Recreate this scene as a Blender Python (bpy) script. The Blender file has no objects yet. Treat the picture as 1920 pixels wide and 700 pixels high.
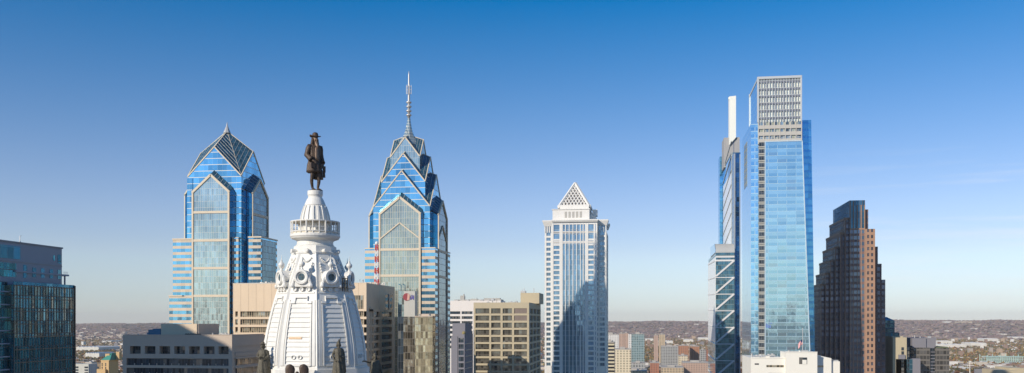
import bpy, math, random
from mathutils import Vector, Matrix
R = math.radians
random.seed(7)
S = bpy.context.scene
COL = S.collection
TH = math.atan(245/1700)          # the street grid runs along +Y, the camera looks a little to its left
CT, ST = math.cos(TH), math.sin(TH)
F = 1700.0; CZ = 131.0; HY = 604.0

def T(px, V):
    return V/(CT + (px-960)/F*ST)
def U(px, V):
    tx = (px-960)/F
    return T(px, V)*(tx*CT - ST)
def Z(py, px, V):
    return CZ + (HY-py)/F*T(px, V)

# ------------------------------------------------------------ mesh helper
WL = {}
class MB:
    def __init__(s): s.v = []; s.f = []
    def add(s, vs, fs):
        n = len(s.v); s.v += [tuple(p) for p in vs]; s.f += [tuple(i+n for i in f) for f in fs]
    def box(s, x0, x1, y0, y1, z0, z1):
        s.add([(x0,y0,z0),(x1,y0,z0),(x1,y1,z0),(x0,y1,z0),(x0,y0,z1),(x1,y0,z1),(x1,y1,z1),(x0,y1,z1)],
              [(0,3,2,1),(4,5,6,7),(0,1,5,4),(1,2,6,5),(2,3,7,6),(3,0,4,7)])
    def prism(s, poly, z0, z1):
        s.loft([[(x,y,z0) for x,y in poly], [(x,y,z1) for x,y in poly]])
    def loft(s, rings, cap=True):
        n = len(rings[0]); vs = [p for r in rings for p in r]; fs = []
        for k in range(len(rings)-1):
            for i in range(n):
                j = (i+1) % n
                fs.append((k*n+i, k*n+j, (k+1)*n+j, (k+1)*n+i))
        if cap:
            fs.append(tuple(range(n))[::-1]); fs.append(tuple((len(rings)-1)*n+i for i in range(n)))
        s.add(vs, fs)
    def rev(s, cx, cy, prof, n=32, a0=0.0):      # prof: list of (radius, z)
        s.loft([[(cx+r*math.cos(a0+2*math.pi*i/n), cy+r*math.sin(a0+2*math.pi*i/n), z) for i in range(n)] for r, z in prof])
    def bar(s, p, q, w, h=None, up=(0,0,1)):
        p = Vector(p); q = Vector(q); h = h or w
        d = (q-p)
        if d.length < 1e-6: return
        d.normalize(); u = Vector(up)
        if abs(d.dot(u)) > .98: u = Vector((1,0,0))
        a = d.cross(u).normalized()*w/2; b = a.cross(d).normalized()*h/2
        s.loft([[p-a-b, p+a-b, p+a+b, p-a+b], [q-a-b, q+a-b, q+a+b, q-a+b]])
    def tube(s, p, q, r0, r1=None, n=8):
        p = Vector(p); q = Vector(q); r1 = r0 if r1 is None else r1
        d = (q-p).normalized(); u = Vector((0,0,1)) if abs(d.z) < .9 else Vector((1,0,0))
        a = d.cross(u).normalized(); b = a.cross(d)
        s.loft([[p+(a*math.cos(2*math.pi*i/n)+b*math.sin(2*math.pi*i/n))*r0 for i in range(n)],
                [q+(a*math.cos(2*math.pi*i/n)+b*math.sin(2*math.pi*i/n))*r1 for i in range(n)]])
    def ball(s, c, rx, ry=None, rz=None, n=12, m=8, jit=0.0):
        ry = ry or rx; rz = rz or rx
        rings = []
        for k in range(m+1):
            t = math.pi*(k/m)*.998+.003
            rings.append([(c[0]+rx*math.sin(t)*math.cos(2*math.pi*i/n)*(1+jit*random.uniform(-1,1)),
                           c[1]+ry*math.sin(t)*math.sin(2*math.pi*i/n)*(1+jit*random.uniform(-1,1)),
                           c[2]-rz*math.cos(t)*(1+jit*.6*random.uniform(-1,1))) for i in range(n)])
        s.loft(rings)
    def ring(s, c, nrm, R0, r, n=20, m=6):       # torus
        nrm = Vector(nrm).normalized(); u = Vector((0,0,1)) if abs(nrm.z) < .9 else Vector((1,0,0))
        a = nrm.cross(u).normalized(); b = a.cross(nrm); c = Vector(c)
        vs = []; fs = []
        for i in range(n):
            t = 2*math.pi*i/n; d = a*math.cos(t)+b*math.sin(t)
            for j in range(m):
                w = 2*math.pi*j/m
                vs.append(c+d*(R0+r*math.cos(w))+nrm*r*math.sin(w))
        for i in range(n):
            for j in range(m):
                fs.append((i*m+j, ((i+1)%n)*m+j, ((i+1)%n)*m+(j+1)%m, i*m+(j+1)%m))
        s.add(vs, fs)
    def build(s, name, mat, parent=None, label=None, smooth=False, loc=None):
        off = Vector(WL[parent.name]) if parent else Vector(loc or (0,0,0))
        me = bpy.data.meshes.new(name)
        me.from_pydata([tuple(Vector(p)-off) for p in s.v], [], s.f)
        me.materials.append(mat)
        if smooth:
            me.polygons.foreach_set('use_smooth', [True]*len(me.polygons))
        me.update()
        o = bpy.data.objects.new(name, me); COL.objects.link(o)
        if parent: o.parent = parent
        else: o.location = off
        WL[o.name] = tuple(off)
        if label: o['label'] = label
        fixn(me)
        return o
import bmesh
def fixn(me):
    bm = bmesh.new(); bm.from_mesh(me)
    if len(bm.faces) < 30000: bmesh.ops.recalc_face_normals(bm, faces=bm.faces)
    bm.to_mesh(me); bm.free()

def thing(name, label, cat, loc=(0,0,0), group=None):
    o = bpy.data.objects.new(name, None); COL.objects.link(o); o.location = loc
    o.empty_display_size = .1
    WL[o.name] = tuple(loc)
    o['label'] = label; o['category'] = cat
    if group: o['group'] = group
    return o
def tag(o, label, cat, group=None):
    o['label'] = label; o['category'] = cat
    if group: o['group'] = group
    return o

# ------------------------------------------------------------ node helper
class NT:
    def __init__(s, m):
        m.use_nodes = True; s.t = m.node_tree; s.t.nodes.clear()
    def n(s, kind, ins=None, **kw):
        x = s.t.nodes.new(kind)
        for k, v in kw.items(): setattr(x, k, v)
        for k, v in (ins or {}).items():
            if isinstance(v, bpy.types.NodeSocket): s.t.links.new(v, x.inputs[k])
            else: x.inputs[k].default_value = v
        return x
    def m(s, op, a, b=0.0, c=None):
        ins = {0: a, 1: b}
        if c is not None: ins[2] = c
        return s.n('ShaderNodeMath', ins, operation=op).outputs[0]
    def mixc(s, f, a, b, mode='MIX'):
        x = s.n('ShaderNodeMix', data_type='RGBA', blend_type=mode)
        for k, v in ((0, f), (6, a), (7, b)):
            if isinstance(v, bpy.types.NodeSocket): s.t.links.new(v, x.inputs[k])
            else: x.inputs[k].default_value = v
        return x.outputs[2]
def c4(c): return (c[0], c[1], c[2], 1.0)

def pbr(name, col, rough=.7, metal=0.0, var=.18, scale=.12, fine=1.5, col2=None, streak=True, bump=0.0):
    mt = bpy.data.materials.new(name); N = NT(mt)
    tc = N.n('ShaderNodeTexCoord').outputs['Object']
    mp = N.n('ShaderNodeMapping', {'Vector': tc, 'Scale': (1, 1, .25 if streak else 1)}).outputs[0]
    n1 = N.n('ShaderNodeTexNoise', {'Vector': mp, 'Scale': scale, 'Detail': 5.0, 'Roughness': .65}).outputs[0]
    n2 = N.n('ShaderNodeTexNoise', {'Vector': mp, 'Scale': fine, 'Detail': 3.0}).outputs[0]
    s = N.m('ADD', N.m('MULTIPLY', n1, .65), N.m('MULTIPLY', n2, .35))
    s = N.m('MULTIPLY_ADD', N.m('SUBTRACT', s, .5), 4*var, 1.0)
    base = c4(col)
    if col2:
        f = N.n('ShaderNodeMapRange', {0: n1, 1: .42, 2: .58}).outputs[0]
        base = N.mixc(f, c4(col), c4(col2))
    v = N.n('ShaderNodeCombineColor', {0: s, 1: s, 2: s}).outputs[0]
    c = N.mixc(1.0, base, v, 'MULTIPLY')
    b = N.n('ShaderNodeBsdfPrincipled', {'Base Color': c, 'Roughness': rough, 'Metallic': metal})
    if bump:
        bp = N.n('ShaderNodeBump', {'Height': n2, 'Strength': bump, 'Distance': .3}).outputs[0]
        N.t.links.new(bp, b.inputs['Normal'])
    N.n('ShaderNodeOutputMaterial', {0: b.outputs[0]})
    return mt

def glass(name, tint, metal=.8, rough=.06, cw=1.5, ch=4.0, mw=.12, mh=None, mcol=(.5,.5,.5), band=0.0, bcol=(.4,.33,.25),
          bmetal=0.0, brough=.6, var=.25, wob=.012, lit=0.0, x0=0.0, z0=0.0, sub=1, rare=0.0, rcol=(.6,.6,.55), bigvar=.0):
    mt = bpy.data.materials.new(name); N = NT(mt)
    mh = mw if mh is None else mh
    tc = N.n('ShaderNodeTexCoord').outputs['Object']
    sp = N.n('ShaderNodeSeparateXYZ', {0: tc}).outputs
    h = N.m('ADD', N.m('ADD', sp[0], sp[1]), 1000*cw - x0)
    u = N.m('DIVIDE', h, cw); w = N.m('DIVIDE', N.m('SUBTRACT', sp[2], z0 - 100*ch), ch)
    fu = N.m('FRACT', u); fw = N.m('FRACT', w)
    iu = N.m('FLOOR', u); iw = N.m('FLOOR', N.m('MULTIPLY', w, sub))
    mm = N.m('MAXIMUM', N.m('LESS_THAN', fu, mw/cw), N.m('LESS_THAN', N.m('FRACT', N.m('MULTIPLY', w, sub)), mh*sub/ch))
    vec = N.n('ShaderNodeCombineXYZ', {0: iu, 1: iw, 2: 0.0}).outputs[0]
    wn = N.n('ShaderNodeTexWhiteNoise', {'Vector': vec}, noise_dimensions='3D')
    s = N.m('MULTIPLY_ADD', wn.outputs[0], 2*var, 1-var)
    if bigvar:
        nz = N.n('ShaderNodeTexNoise', {'Vector': tc, 'Scale': .06, 'Detail': 4.0}).outputs[0]
        s = N.m('MULTIPLY', s, N.m('MULTIPLY_ADD', N.m('SUBTRACT', nz, .5), 4*bigvar, 1.0))
    col = N.mixc(1.0, c4(tint), N.n('ShaderNodeCombineColor', {0: s, 1: s, 2: s}).outputs[0], 'MULTIPLY')
    if rare:
        wn2 = N.n('ShaderNodeTexWhiteNoise', {'Vector': vec, 'W': 3.3}, noise_dimensions='4D')
        col = N.mixc(N.m('MULTIPLY', N.m('LESS_THAN', wn2.outputs[0], rare), .6), col, c4(rcol))
    geo = N.n('ShaderNodeNewGeometry').outputs['Normal']
    off = N.n('ShaderNodeVectorMath', {0: wn.outputs[1], 1: (.5,.5,.5)}, operation='SUBTRACT').outputs[0]
    off = N.n('ShaderNodeVectorMath', {0: off, 'Scale': wob}, operation='SCALE').outputs[0]
    nz2 = N.n('ShaderNodeTexNoise', {'Vector': tc, 'Scale': .5, 'Detail': 2.0}).outputs[1]
    off2 = N.n('ShaderNodeVectorMath', {0: nz2, 1: (.5,.5,.5)}, operation='SUBTRACT').outputs[0]
    off2 = N.n('ShaderNodeVectorMath', {0: off2, 'Scale': wob*1.5}, operation='SCALE').outputs[0]
    nn = N.n('ShaderNodeVectorMath', {0: geo, 1: off}, operation='ADD').outputs[0]
    nn = N.n('ShaderNodeVectorMath', {0: nn, 1: off2}, operation='ADD').outputs[0]
    nn = N.n('ShaderNodeVectorMath', {0: nn}, operation='NORMALIZE').outputs[0]
    g = N.n('ShaderNodeBsdfPrincipled', {'Base Color': col, 'Roughness': rough, 'Metallic': metal, 'Normal': nn})
    fr = N.n('ShaderNodeBsdfPrincipled', {'Base Color': c4(mcol), 'Roughness': .5})
    out = N.n('ShaderNodeMixShader', {0: mm, 1: g.outputs[0], 2: fr.outputs[0]}).outputs[0]
    if band:
        s3 = N.m('MULTIPLY_ADD', wn.outputs[0], .16, .92)
        bc = N.mixc(1.0, c4(bcol), N.n('ShaderNodeCombineColor', {0: s3, 1: s3, 2: s3}).outputs[0], 'MULTIPLY')
        bd = N.n('ShaderNodeBsdfPrincipled', {'Base Color': bc, 'Roughness': brough, 'Metallic': bmetal, 'Normal': nn})
        out = N.n('ShaderNodeMixShader', {0: N.m('GREATER_THAN', fw, 1-band), 1: out, 2: bd.outputs[0]}).outputs[0]
    N.n('ShaderNodeOutputMaterial', {0: out})
    return mt

# ------------------------------------------------------------ generic storeyed block
def storeys(root, x0, x1, y0, y1, z0, z1, fh, sp, wall, gl, rec=.35, bx=(), by=(), pw=.6, cap=0.0, wname='wall', gname='window_band', low=True, xs=(), ys=()):
    """solid spandrel slabs and recessed glass slabs stacked from the top down; piers at the given bay counts"""
    mb = MB(); z = z1
    if cap: mb.box(x0, x1, y0, y1, z-cap, z); z -= cap
    n = max(1, int(round((z-z0)/fh)))
    for k in range(n):
        g = MB(); g.box(x0+rec, x1-rec, y0+rec, y1-rec, z-(fh-sp), z)
        g.build(gname, gl, root)
        mb.box(x0, x1, y0, y1, z-fh, z-(fh-sp)); z -= fh
    if low: mb.box(x0, x1, y0, y1, 0, z-.002)
    e = .06
    for yy0, yy1 in ((y0-e, y0+rec+.1), (y1-rec-.1, y1+e)):
        if bx:
            for i in range(bx+1):
                c = x0+pw/2+(x1-x0-pw)*i/bx
                mb.box(c-pw/2-(e if i == 0 else 0), c+pw/2+(e if i == bx else 0), yy0, yy1, z-1, z1-.05)
        for c in xs: mb.box(c-pw/2, c+pw/2, yy0, yy1, z-1, z1-.05)
    for xx0, xx1 in ((x0-e*1.4, x0+rec+.1), (x1-rec-.1, x1+e*1.4)):
        if by:
            for i in range(1, by):
                c = y0+pw/2+(y1-y0-pw)*i/by
                mb.box(xx0, xx1, c-pw/2, c+pw/2, z-1, z1-.05)
        for c in ys: mb.box(xx0, xx1, c-pw/2, c+pw/2, z-1, z1-.05)
    return mb.build(wname, wall, root)

def evalmesh(o):
    dg = bpy.context.evaluated_depsgraph_get()
    me = bpy.data.meshes.new_from_object(o.evaluated_get(dg))
    o.modifiers.clear(); o.data = me
    return o
def skin(name, J, E, mat, parent, tf, root=0, sub=2):
    """J: list of (x,y,z,r); E: edges; tf maps a local point into the world"""
    off = Vector(WL[parent.name])
    me = bpy.data.meshes.new(name)
    me.from_pydata([tuple(tf(j[:3])-off) for j in J], E, [])
    o = bpy.data.objects.new(name, me); COL.objects.link(o)
    sc = (tf((0,0,1))-tf((0,0,0))).length
    me.skin_vertices.new() if hasattr(me.skin_vertices, 'new') else None
    md = o.modifiers.new('s', 'SKIN'); md.use_smooth_shade = True
    if not me.skin_vertices:
        bm = bmesh.new(); bm.from_mesh(me); bm.verts.layers.skin.verify(); bm.to_mesh(me); bm.free()
    for i, j in enumerate(J):
        r = j[3] if isinstance(j[3], tuple) else (j[3], j[3])
        me.skin_vertices[0].data[i].radius = (r[0]*sc, r[1]*sc)
        me.skin_vertices[0].data[i].use_root = (i == root)
    sb = o.modifiers.new('b', 'SUBSURF'); sb.levels = sub; sb.render_levels = sub
    bpy.context.view_layer.update()
    evalmesh(o); o.data.materials.clear(); o.data.materials.append(mat)
    o.parent = parent; WL[o.name] = tuple(off)
    return o
# ------------------------------------------------------------ camera, light, sky
cam = bpy.data.cameras.new('camera'); co = bpy.data.objects.new('camera', cam); COL.objects.link(co)
co.location = (0, 0, CZ); co.rotation_euler = (R(90), 0, TH)
cam.sensor_width = 36; cam.lens = 36*F/1920; cam.shift_y = (HY-350)/1920
cam.clip_start = 1; cam.clip_end = 80000
S.camera = co
SUN_AZ, SUN_EL = R(39), R(27)
sd = bpy.data.lights.new('sun', 'SUN'); sd.energy = 4.6; sd.angle = R(.53); sd.color = (1, .91, .78)
so = bpy.data.objects.new('sun', sd); COL.objects.link(so); so.location = (-200, -300, 500)
d = Vector((math.sin(SUN_AZ)*math.cos(SUN_EL), math.cos(SUN_AZ)*math.cos(SUN_EL), -math.sin(SUN_EL)))
so.rotation_euler = d.to_track_quat('-Z', 'Y').to_euler()
w = bpy.data.worlds.new('World'); S.world = w; N = NT(w)
sky = N.n('ShaderNodeTexSky', sky_type='NISHITA', sun_disc=False, sun_elevation=SUN_EL, sun_rotation=math.pi+SUN_AZ,
          altitude=100, air_density=.95, dust_density=.05, ozone_density=7.0)
# thin cirrus wisps high in the air on the right
tc = N.n('ShaderNodeTexCoord').outputs['Generated']
sp = N.n('ShaderNodeSeparateXYZ', {0: tc}).outputs
mp = N.n('ShaderNodeMapping', {'Vector': tc, 'Rotation': (0, R(-9), 0), 'Scale': (5, 5, 75)}).outputs[0]
nz = N.n('ShaderNodeTexNoise', {'Vector': mp, 'Scale': 1.0, 'Detail': 5.0, 'Roughness': .6}).outputs[0]
wi = N.n('ShaderNodeMapRange', {0: nz, 1: .50, 2: .74}).outputs[0]
wi = N.m('MULTIPLY', wi, N.n('ShaderNodeMapRange', {0: sp[0], 1: .05, 2: .4}).outputs[0])
wi = N.m('MULTIPLY', wi, N.n('ShaderNodeMapRange', {0: sp[2], 1: .19, 2: .12}).outputs[0])
tr_ = N.n('ShaderNodeValToRGB', {0: sp[2]}); e = tr_.color_ramp.elements; tr_.color_ramp.interpolation = 'B_SPLINE'
e[0].position = 0.0; e[0].color = (1.75,1.48,1.32,1); e[1].position = 1.0; e[1].color = (.78,.99,1.2,1)
for p, cc in ((.045, (1.22,1.10,1.05)), (.09, (.84,.86,.93)), (.2, (.56,.86,1.12)), (.33, (.74,.99,1.2))):
    x = e.new(p); x.color = cc+(1,)
skt = N.mixc(1.0, sky.outputs[0], tr_.outputs[0], 'MULTIPLY')
sk2 = N.n('ShaderNodeHueSaturation', {'Saturation': N.n('ShaderNodeMapRange', {0: sp[2], 1: 0.0, 2: .36, 3: .50, 4: 1.22}).outputs[0], 'Color': skt}).outputs[0]
skc = N.mixc(N.m('MULTIPLY', wi, .42), sk2, (7.5, 7.5, 7.5, 1))
bg = N.n('ShaderNodeBackground', {'Color': skc, 'Strength': .122})
N.n('ShaderNodeOutputWorld', {0: bg.outputs[0]})
S.view_settings.view_transform = 'Standard'; S.view_settings.look = 'None'
S.view_settings.exposure = 0.0; S.view_settings.gamma = 1.0
S.render.engine = 'CYCLES'
S.cycles.max_bounces = 6; S.cycles.volume_bounces = 0
S.render.resolution_x = 1024; S.render.resolution_y = 373

# ------------------------------------------------------------ ground, hills
def terrain_h(r, a):
    h = 0
    if r > 6500:
        k = min(1, (r-6500)/6000); k = k*k*(3-2*k)
        rise = 118 + 24*max(-1, min(1, a/R(28)))
        h = k*(rise + 5*math.sin(a*23+r/2600) + 4*math.sin(a*57-r/1500) + 3*math.sin(a*131) + 1.5*math.sin(a*301+r/700))
        h -= 34*max(0, 1-abs(r-9300)/1800)*k*(.5+.5*math.sin(a*9+1.3))
    return h
def ring_sheet(name, rs, zoff, mat, kind):
    n = 720; v = []; f = []
    for r in rs:
        for i in range(n):
            a = 2*math.pi*i/n
            b = math.atan2(math.sin(a-TH), math.cos(a-TH))   # 0 straight ahead of the photograph
            v.append((-math.sin(a)*r, math.cos(a)*r, terrain_h(r, -b)+zoff))
    for k in range(len(rs)-1):
        for i in range(n):
            j = (i+1) % n
            f.append((k*n+i, (k+1)*n+i, (k+1)*n+j, k*n+j))
    if rs[0] < 1: pass
    me = bpy.data.meshes.new(name); me.from_pydata(v, [], f); me.materials.append(mat)
    bm = bmesh.new(); bm.from_mesh(me); bmesh.ops.recalc_face_normals(bm, faces=bm.faces)
    bm.faces.ensure_lookup_table()
    if bm.faces[0].normal.z < 0: bmesh.ops.reverse_faces(bm, faces=bm.faces)
    bm.to_mesh(me); bm.free()
    o = bpy.data.objects.new(name, me); COL.objects.link(o); o['kind'] = kind
    me.polygons.foreach_set('use_smooth', [True]*len(me.polygons))
    return o
gm = bpy.data.materials.new('ground_mat'); N = NT(gm)
tc = N.n('ShaderNodeTexCoord').outputs['Object']
v1 = N.n('ShaderNodeTexVoronoi', {'Vector': tc, 'Scale': .012}).outputs[1]
n1 = N.n('ShaderNodeTexNoise', {'Vector': tc, 'Scale': .0016, 'Detail': 9.0, 'Roughness': .72}).outputs[0]
n2 = N.n('ShaderNodeTexNoise', {'Vector': tc, 'Scale': .03, 'Detail': 5.0, 'Roughness': .7}).outputs[0]
r1 = N.n('ShaderNodeValToRGB', {0: n1}); e = r1.color_ramp.elements
e[0].position = .38; e[0].color = (.085,.085,.05,1); e[1].position = .62; e[1].color = (.22,.19,.15,1)
x = e.new(.5); x.color = (.14,.115,.075,1)
r2 = N.n('ShaderNodeValToRGB', {0: n2}); e = r2.color_ramp.elements
e[0].position = .35; e[0].color = (.55,.55,.55,1); e[1].position = .7; e[1].color = (1.25,1.2,1.15,1)
c = N.mixc(1.0, r1.outputs[0], r2.outputs[0], 'MULTIPLY')
c = N.mixc(.18, c, v1)
N.n('ShaderNodeOutputMaterial', {0: N.n('ShaderNodeBsdfPrincipled', {'Base Color': c, 'Roughness': .95}).outputs[0]})
hm = bpy.data.materials.new('hill_mat'); N = NT(hm)
tc = N.n('ShaderNodeTexCoord').outputs['Object']
mp = N.n('ShaderNodeMapping', {'Vector': tc, 'Scale': (1, .4, 1)}).outputs[0]
n1 = N.n('ShaderNodeTexNoise', {'Vector': mp, 'Scale': .0021, 'Detail': 10.0, 'Roughness': .75}).outputs[0]
r1 = N.n('ShaderNodeValToRGB', {0: n1}); e = r1.color_ramp.elements
e[0].position = .36; e[0].color = (.06,.05,.055,1); e[1].position = .66; e[1].color = (.42,.36,.30,1)
for p, cc in ((.45, (.10,.075,.075)), (.53, (.16,.105,.09)), (.59, (.21,.15,.11))):
    x = e.new(p); x.color = cc+(1,)
N.n('ShaderNodeOutputMaterial', {0: N.n('ShaderNodeBsdfPrincipled', {'Base Color': r1.outputs[0], 'Roughness': .95}).outputs[0]})
ring_sheet('ground', [.5, 100, 400, 900, 1500, 2200, 3000, 4000, 5000, 6000, 6600, 7000], 0, gm, 'structure')
ring_sheet('hills', [6990+i*330 for i in range(24)]+[16500, 19000, 23000], .3, hm, 'structure')

# ------------------------------------------------------------ air
hz = MB(); hz.box(-23500, 23500, -23500, 23500, -1.5, 352)
hv = bpy.data.materials.new('haze_mat'); N = NT(hv)
pv = N.n('ShaderNodeVolumePrincipled', {'Color': (1,.96,.90,1), 'Density': 3.2e-5, 'Anisotropy': 0.0})
N.n('ShaderNodeOutputMaterial', {'Volume': pv.outputs[0]})
HAZE = hz.build('haze', hv); HAZE['kind'] = 'stuff'

# ------------------------------------------------------------ shared materials
M = {}
M['blue_glass'] = glass('blue_glass', (.17,.49,.70), .85, .05, 1.6, 4.0, .05, .2, (.4,.5,.55), var=.22, wob=.02, bigvar=.12)
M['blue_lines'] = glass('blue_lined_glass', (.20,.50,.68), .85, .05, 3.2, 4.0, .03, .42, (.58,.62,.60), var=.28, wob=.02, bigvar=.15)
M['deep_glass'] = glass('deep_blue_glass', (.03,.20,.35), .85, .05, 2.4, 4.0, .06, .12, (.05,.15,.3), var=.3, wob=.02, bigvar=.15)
M['bay_glass'] = glass('bay_glass', (.42,.52,.51), .72, .07, 1.5, 4.0, .10, .12, (.60,.58,.50), var=.16, wob=.02, sub=1, bigvar=.22)
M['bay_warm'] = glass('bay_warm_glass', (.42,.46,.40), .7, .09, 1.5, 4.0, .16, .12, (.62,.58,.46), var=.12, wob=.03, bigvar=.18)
M['bay_shaded'] = glass('bay_shaded_glass', (.10,.19,.24), .75, .07, 2.4, 4.0, .25, .3, (.30,.28,.26), var=.25, wob=.02, bigvar=.1)  # darker copy of the bay glass, shade put into the sunless sides
M['banded'] = glass('banded_glass', (.20,.50,.70), .85, .06, 3.0, 4.0, .05, .1, (.5,.5,.5), band=.44, bcol=(.58,.48,.36), var=.2, wob=.02)
M['dark_roof'] = glass('dark_roof_glass', (.06,.19,.26), .6, .2, 2.6, 3.0, .10, .1, (.16,.22,.24), var=.35, wob=.003)
M['tan'] = pbr('tan_granite', (.64,.54,.40), .6, var=.1)
M['white_trim'] = pbr('pale_trim', (.62,.60,.54), .5, var=.08)
M['rib'] = pbr('roof_rib', (.42,.44,.42), .5, .2, var=.08)
M['steel'] = pbr('mast_steel', (.55,.53,.50), .4, .3, var=.15, scale=1)
# ------------------------------------------------------------ gabled crowns
def lerp(a, b, t): return tuple(a[i]+(b[i]-a[i])*t for i in range(3))
def gable_tier(root, cx, cy, w, z0, ze, za, zc, wall, ribs=6, cyw=None):
    """square block with a gable on each side under a folded eight-plane roof"""
    K = [(cx-w, cy-w), (cx+w, cy-w), (cx+w, cy+w), (cx-w, cy+w)]
    G = [(cx, cy-w), (cx+w, cy), (cx, cy+w), (cx-w, cy)]
    mb = MB()
    for i in range(4):
        a = K[i]; b = K[(i+1) % 4]; g = G[i]
        mb.add([(a[0],a[1],z0), (b[0],b[1],z0), (b[0],b[1],ze), (g[0],g[1],za), (a[0],a[1],ze)], [(0,1,2,3,4)])
    mb.build('gabled_wall', wall, root)
    rf = MB(); C = (cx, cy, zc); o = .25
    rb = MB()
    for i in range(4):
        g = (G[i][0], G[i][1], za+o)
        for kk in (K[i], K[(i+1) % 4]):
            k = (kk[0], kk[1], ze+o)
            rf.add([C, g, k], [(0,1,2)])
            for q in range(1, ribs):
                f = q/ribs
                p1 = lerp(g, C, f); p2 = lerp(k, C, f)
                rb.bar((p1[0],p1[1],p1[2]+.1), (p2[0],p2[1],p2[2]+.1), .15, .15)
    rf.build('roof', M['dark_roof'], root)
    rb.build('roof_rib', M['rib'], root)
    tr = MB()
    for i in range(4):
        g = (G[i][0], G[i][1], za)
        out = ((0,-1),(1,0),(0,1),(-1,0))[i]
        for kk in (K[i], K[(i+1) % 4]):
            p = (g[0]+out[0]*.1, g[1]+out[1]*.1, za+.2); q = (kk[0]+out[0]*.1, kk[1]+out[1]*.1, ze+.2)
            tr.bar(p, q, .5, .7)
        tr.bar(g, C, .5, .5)
        tr.bar((K[i][0], K[i][1], ze), C, .35, .35)
    tr.build('gable_trim', M['tan'], root)

def bay(root, side, cx, cy, w, hw, proj, z0, ze, za, gl, mask=True, bands=(), chevron=None, rise=6.0):
    """projecting bay with a gable front on one side of the tower; side 0 front, 1 right, 2 back, 3 left"""
    def P3(a, o, z):           # a across, o outwards from the axis, z
        return [(cx+a, cy-o, z), (cx+o, cy+a, z), (cx-a, cy+o, z), (cx-o, cy-a, z)][side]
    o1 = w+proj
    mb = MB()
    front = [P3(-hw,o1,z0), P3(hw,o1,z0), P3(hw,o1,ze), P3(0,o1,za), P3(-hw,o1,ze)]
    mb.add(front, [(0,1,2,3,4)])
    b = mb.build('bay', gl, root)
    sd = MB()
    for s in (-1, 1):
        sd.add([P3(s*hw,o1,z0), P3(s*hw,w-6,z0), P3(s*hw,w-6,ze+rise), P3(s*hw,o1,ze)], [(0,1,2,3)])
    sd.build('bay_flank', M['deep_glass'], root)
    rf = MB(); rb = MB(); bk = w-9; r2_ = rise*(proj+9)/proj*.55
    for s in (-1, 1):
        rf.add([P3(0,o1+.3,za+.4), P3(0,bk,za+.4+r2_), P3(s*(hw+.3),bk,ze+.1+r2_), P3(s*(hw+.3),o1+.3,ze+.1)], [(0,1,2,3)])
        for q in range(1, 6):
            f = q/6
            rb.bar(lerp(P3(0,o1,za+.6), P3(s*hw,o1,ze+.4), f), lerp(P3(0,bk,za+.6+r2_), P3(s*hw,bk,ze+.4+r2_), f), .22, .22)
    rf.build('bay_roof', M['dark_roof'], root); rb.build('roof_rib', M['rib'], root)
    tr = MB(); o2 = o1+.15
    for s in (-1, 1):
        tr.bar(P3(s*(hw-.45),o2,z0), P3(s*(hw-.45),o2,ze), .85, 1.1)
        tr.bar(P3(0,o2,za), P3(s*hw,o2,ze), 1.0, 1.4)
        if chevron: tr.bar(P3(0,o2+.1,chevron[0]), P3(s*(hw-1),o2+.1,chevron[1]), .7, .7)
    for z in bands: tr.bar(P3(-hw+.6,o2-.1,z), P3(hw-.6,o2-.1,z), .8, 1.5)
    tr.build('bay_frame', M['tan'], root)

# ------------------------------------------------------------ spired tower (right of the statue)
V0 = 553.0
s1 = T(753, V0)/F          # metres per pixel at the front plane
xa, xb = U(700, V0+4), U(806, V0+4)
cx = (xa+xb)/2; w = (xb-xa)/2; cy = V0+4+w
zz = lambda y, dv=0: Z(y, 753, V0+dv)
r1 = thing('skyscraper', 'tall blue glass skyscraper with four nested gables tapering into a long needle spire', 'skyscraper', (cx, cy, 0))
gable_tier(r1, cx, cy, w, 150, zz(388,4), zz(321,4), zz(300,4), M['blue_lines'], 8)
w3 = (U(797, V0+9)-U(715, V0+9))/2
gable_tier(r1, cx, cy, w3, zz(392,8), zz(342,9), zz(289,9), zz(270,9), M['blue_lines'], 7)
w4 = (U(787, V0+13)-U(732, V0+13))/2
gable_tier(r1, cx, cy, w4, zz(350,13), zz(295,13), zz(258,13), zz(248,13), M['bay_glass'], 6)
for sd in range(4):
    bay(r1, sd, cx, cy, w, (U(790,V0)-U(712,V0))/2, 4, 60, zz(402), zz(370), M['bay_warm'] if sd in (0,3) else M['bay_shaded'],
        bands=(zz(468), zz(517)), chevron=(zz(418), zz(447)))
# shaft between the crown and the shoulders, then the wide lower body with banded corners
sh = MB(); ws = w-.05
sh.box(cx-ws, cx+ws, cy-ws, cy+ws, 0, zz(392,4)); sh.build('shaft', M['blue_lines'], r1)
lo = MB(); hw = (U(790,V0)-U(712,V0))/2; wl = w+3.9
for sx in (-1, 1):
    for sy in (-1, 1):
        x0, x1 = sorted((cx+sx*(hw+.7), cx+sx*(wl+.4))); y0, y1 = sorted((cy+sy*(hw+.7), cy+sy*wl))
        lo.box(x0, x1, y0, y1, 0, zz(467, 2))
lo.build('banded_corner', M['banded'], r1)
for sx in (-1, 1):
    for sy in (-1, 1):
        x0, x1 = sorted((cx+sx*(hw+.5), cx+sx*(wl+.6))); y0, y1 = sorted((cy+sy*(hw+.5), cy+sy*(wl+.2)))
        cp = MB(); cp.box(x0, x1, y0, y1, zz(467, 2), zz(465, 2)); cp.build('coping', M['tan'], r1)
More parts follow.
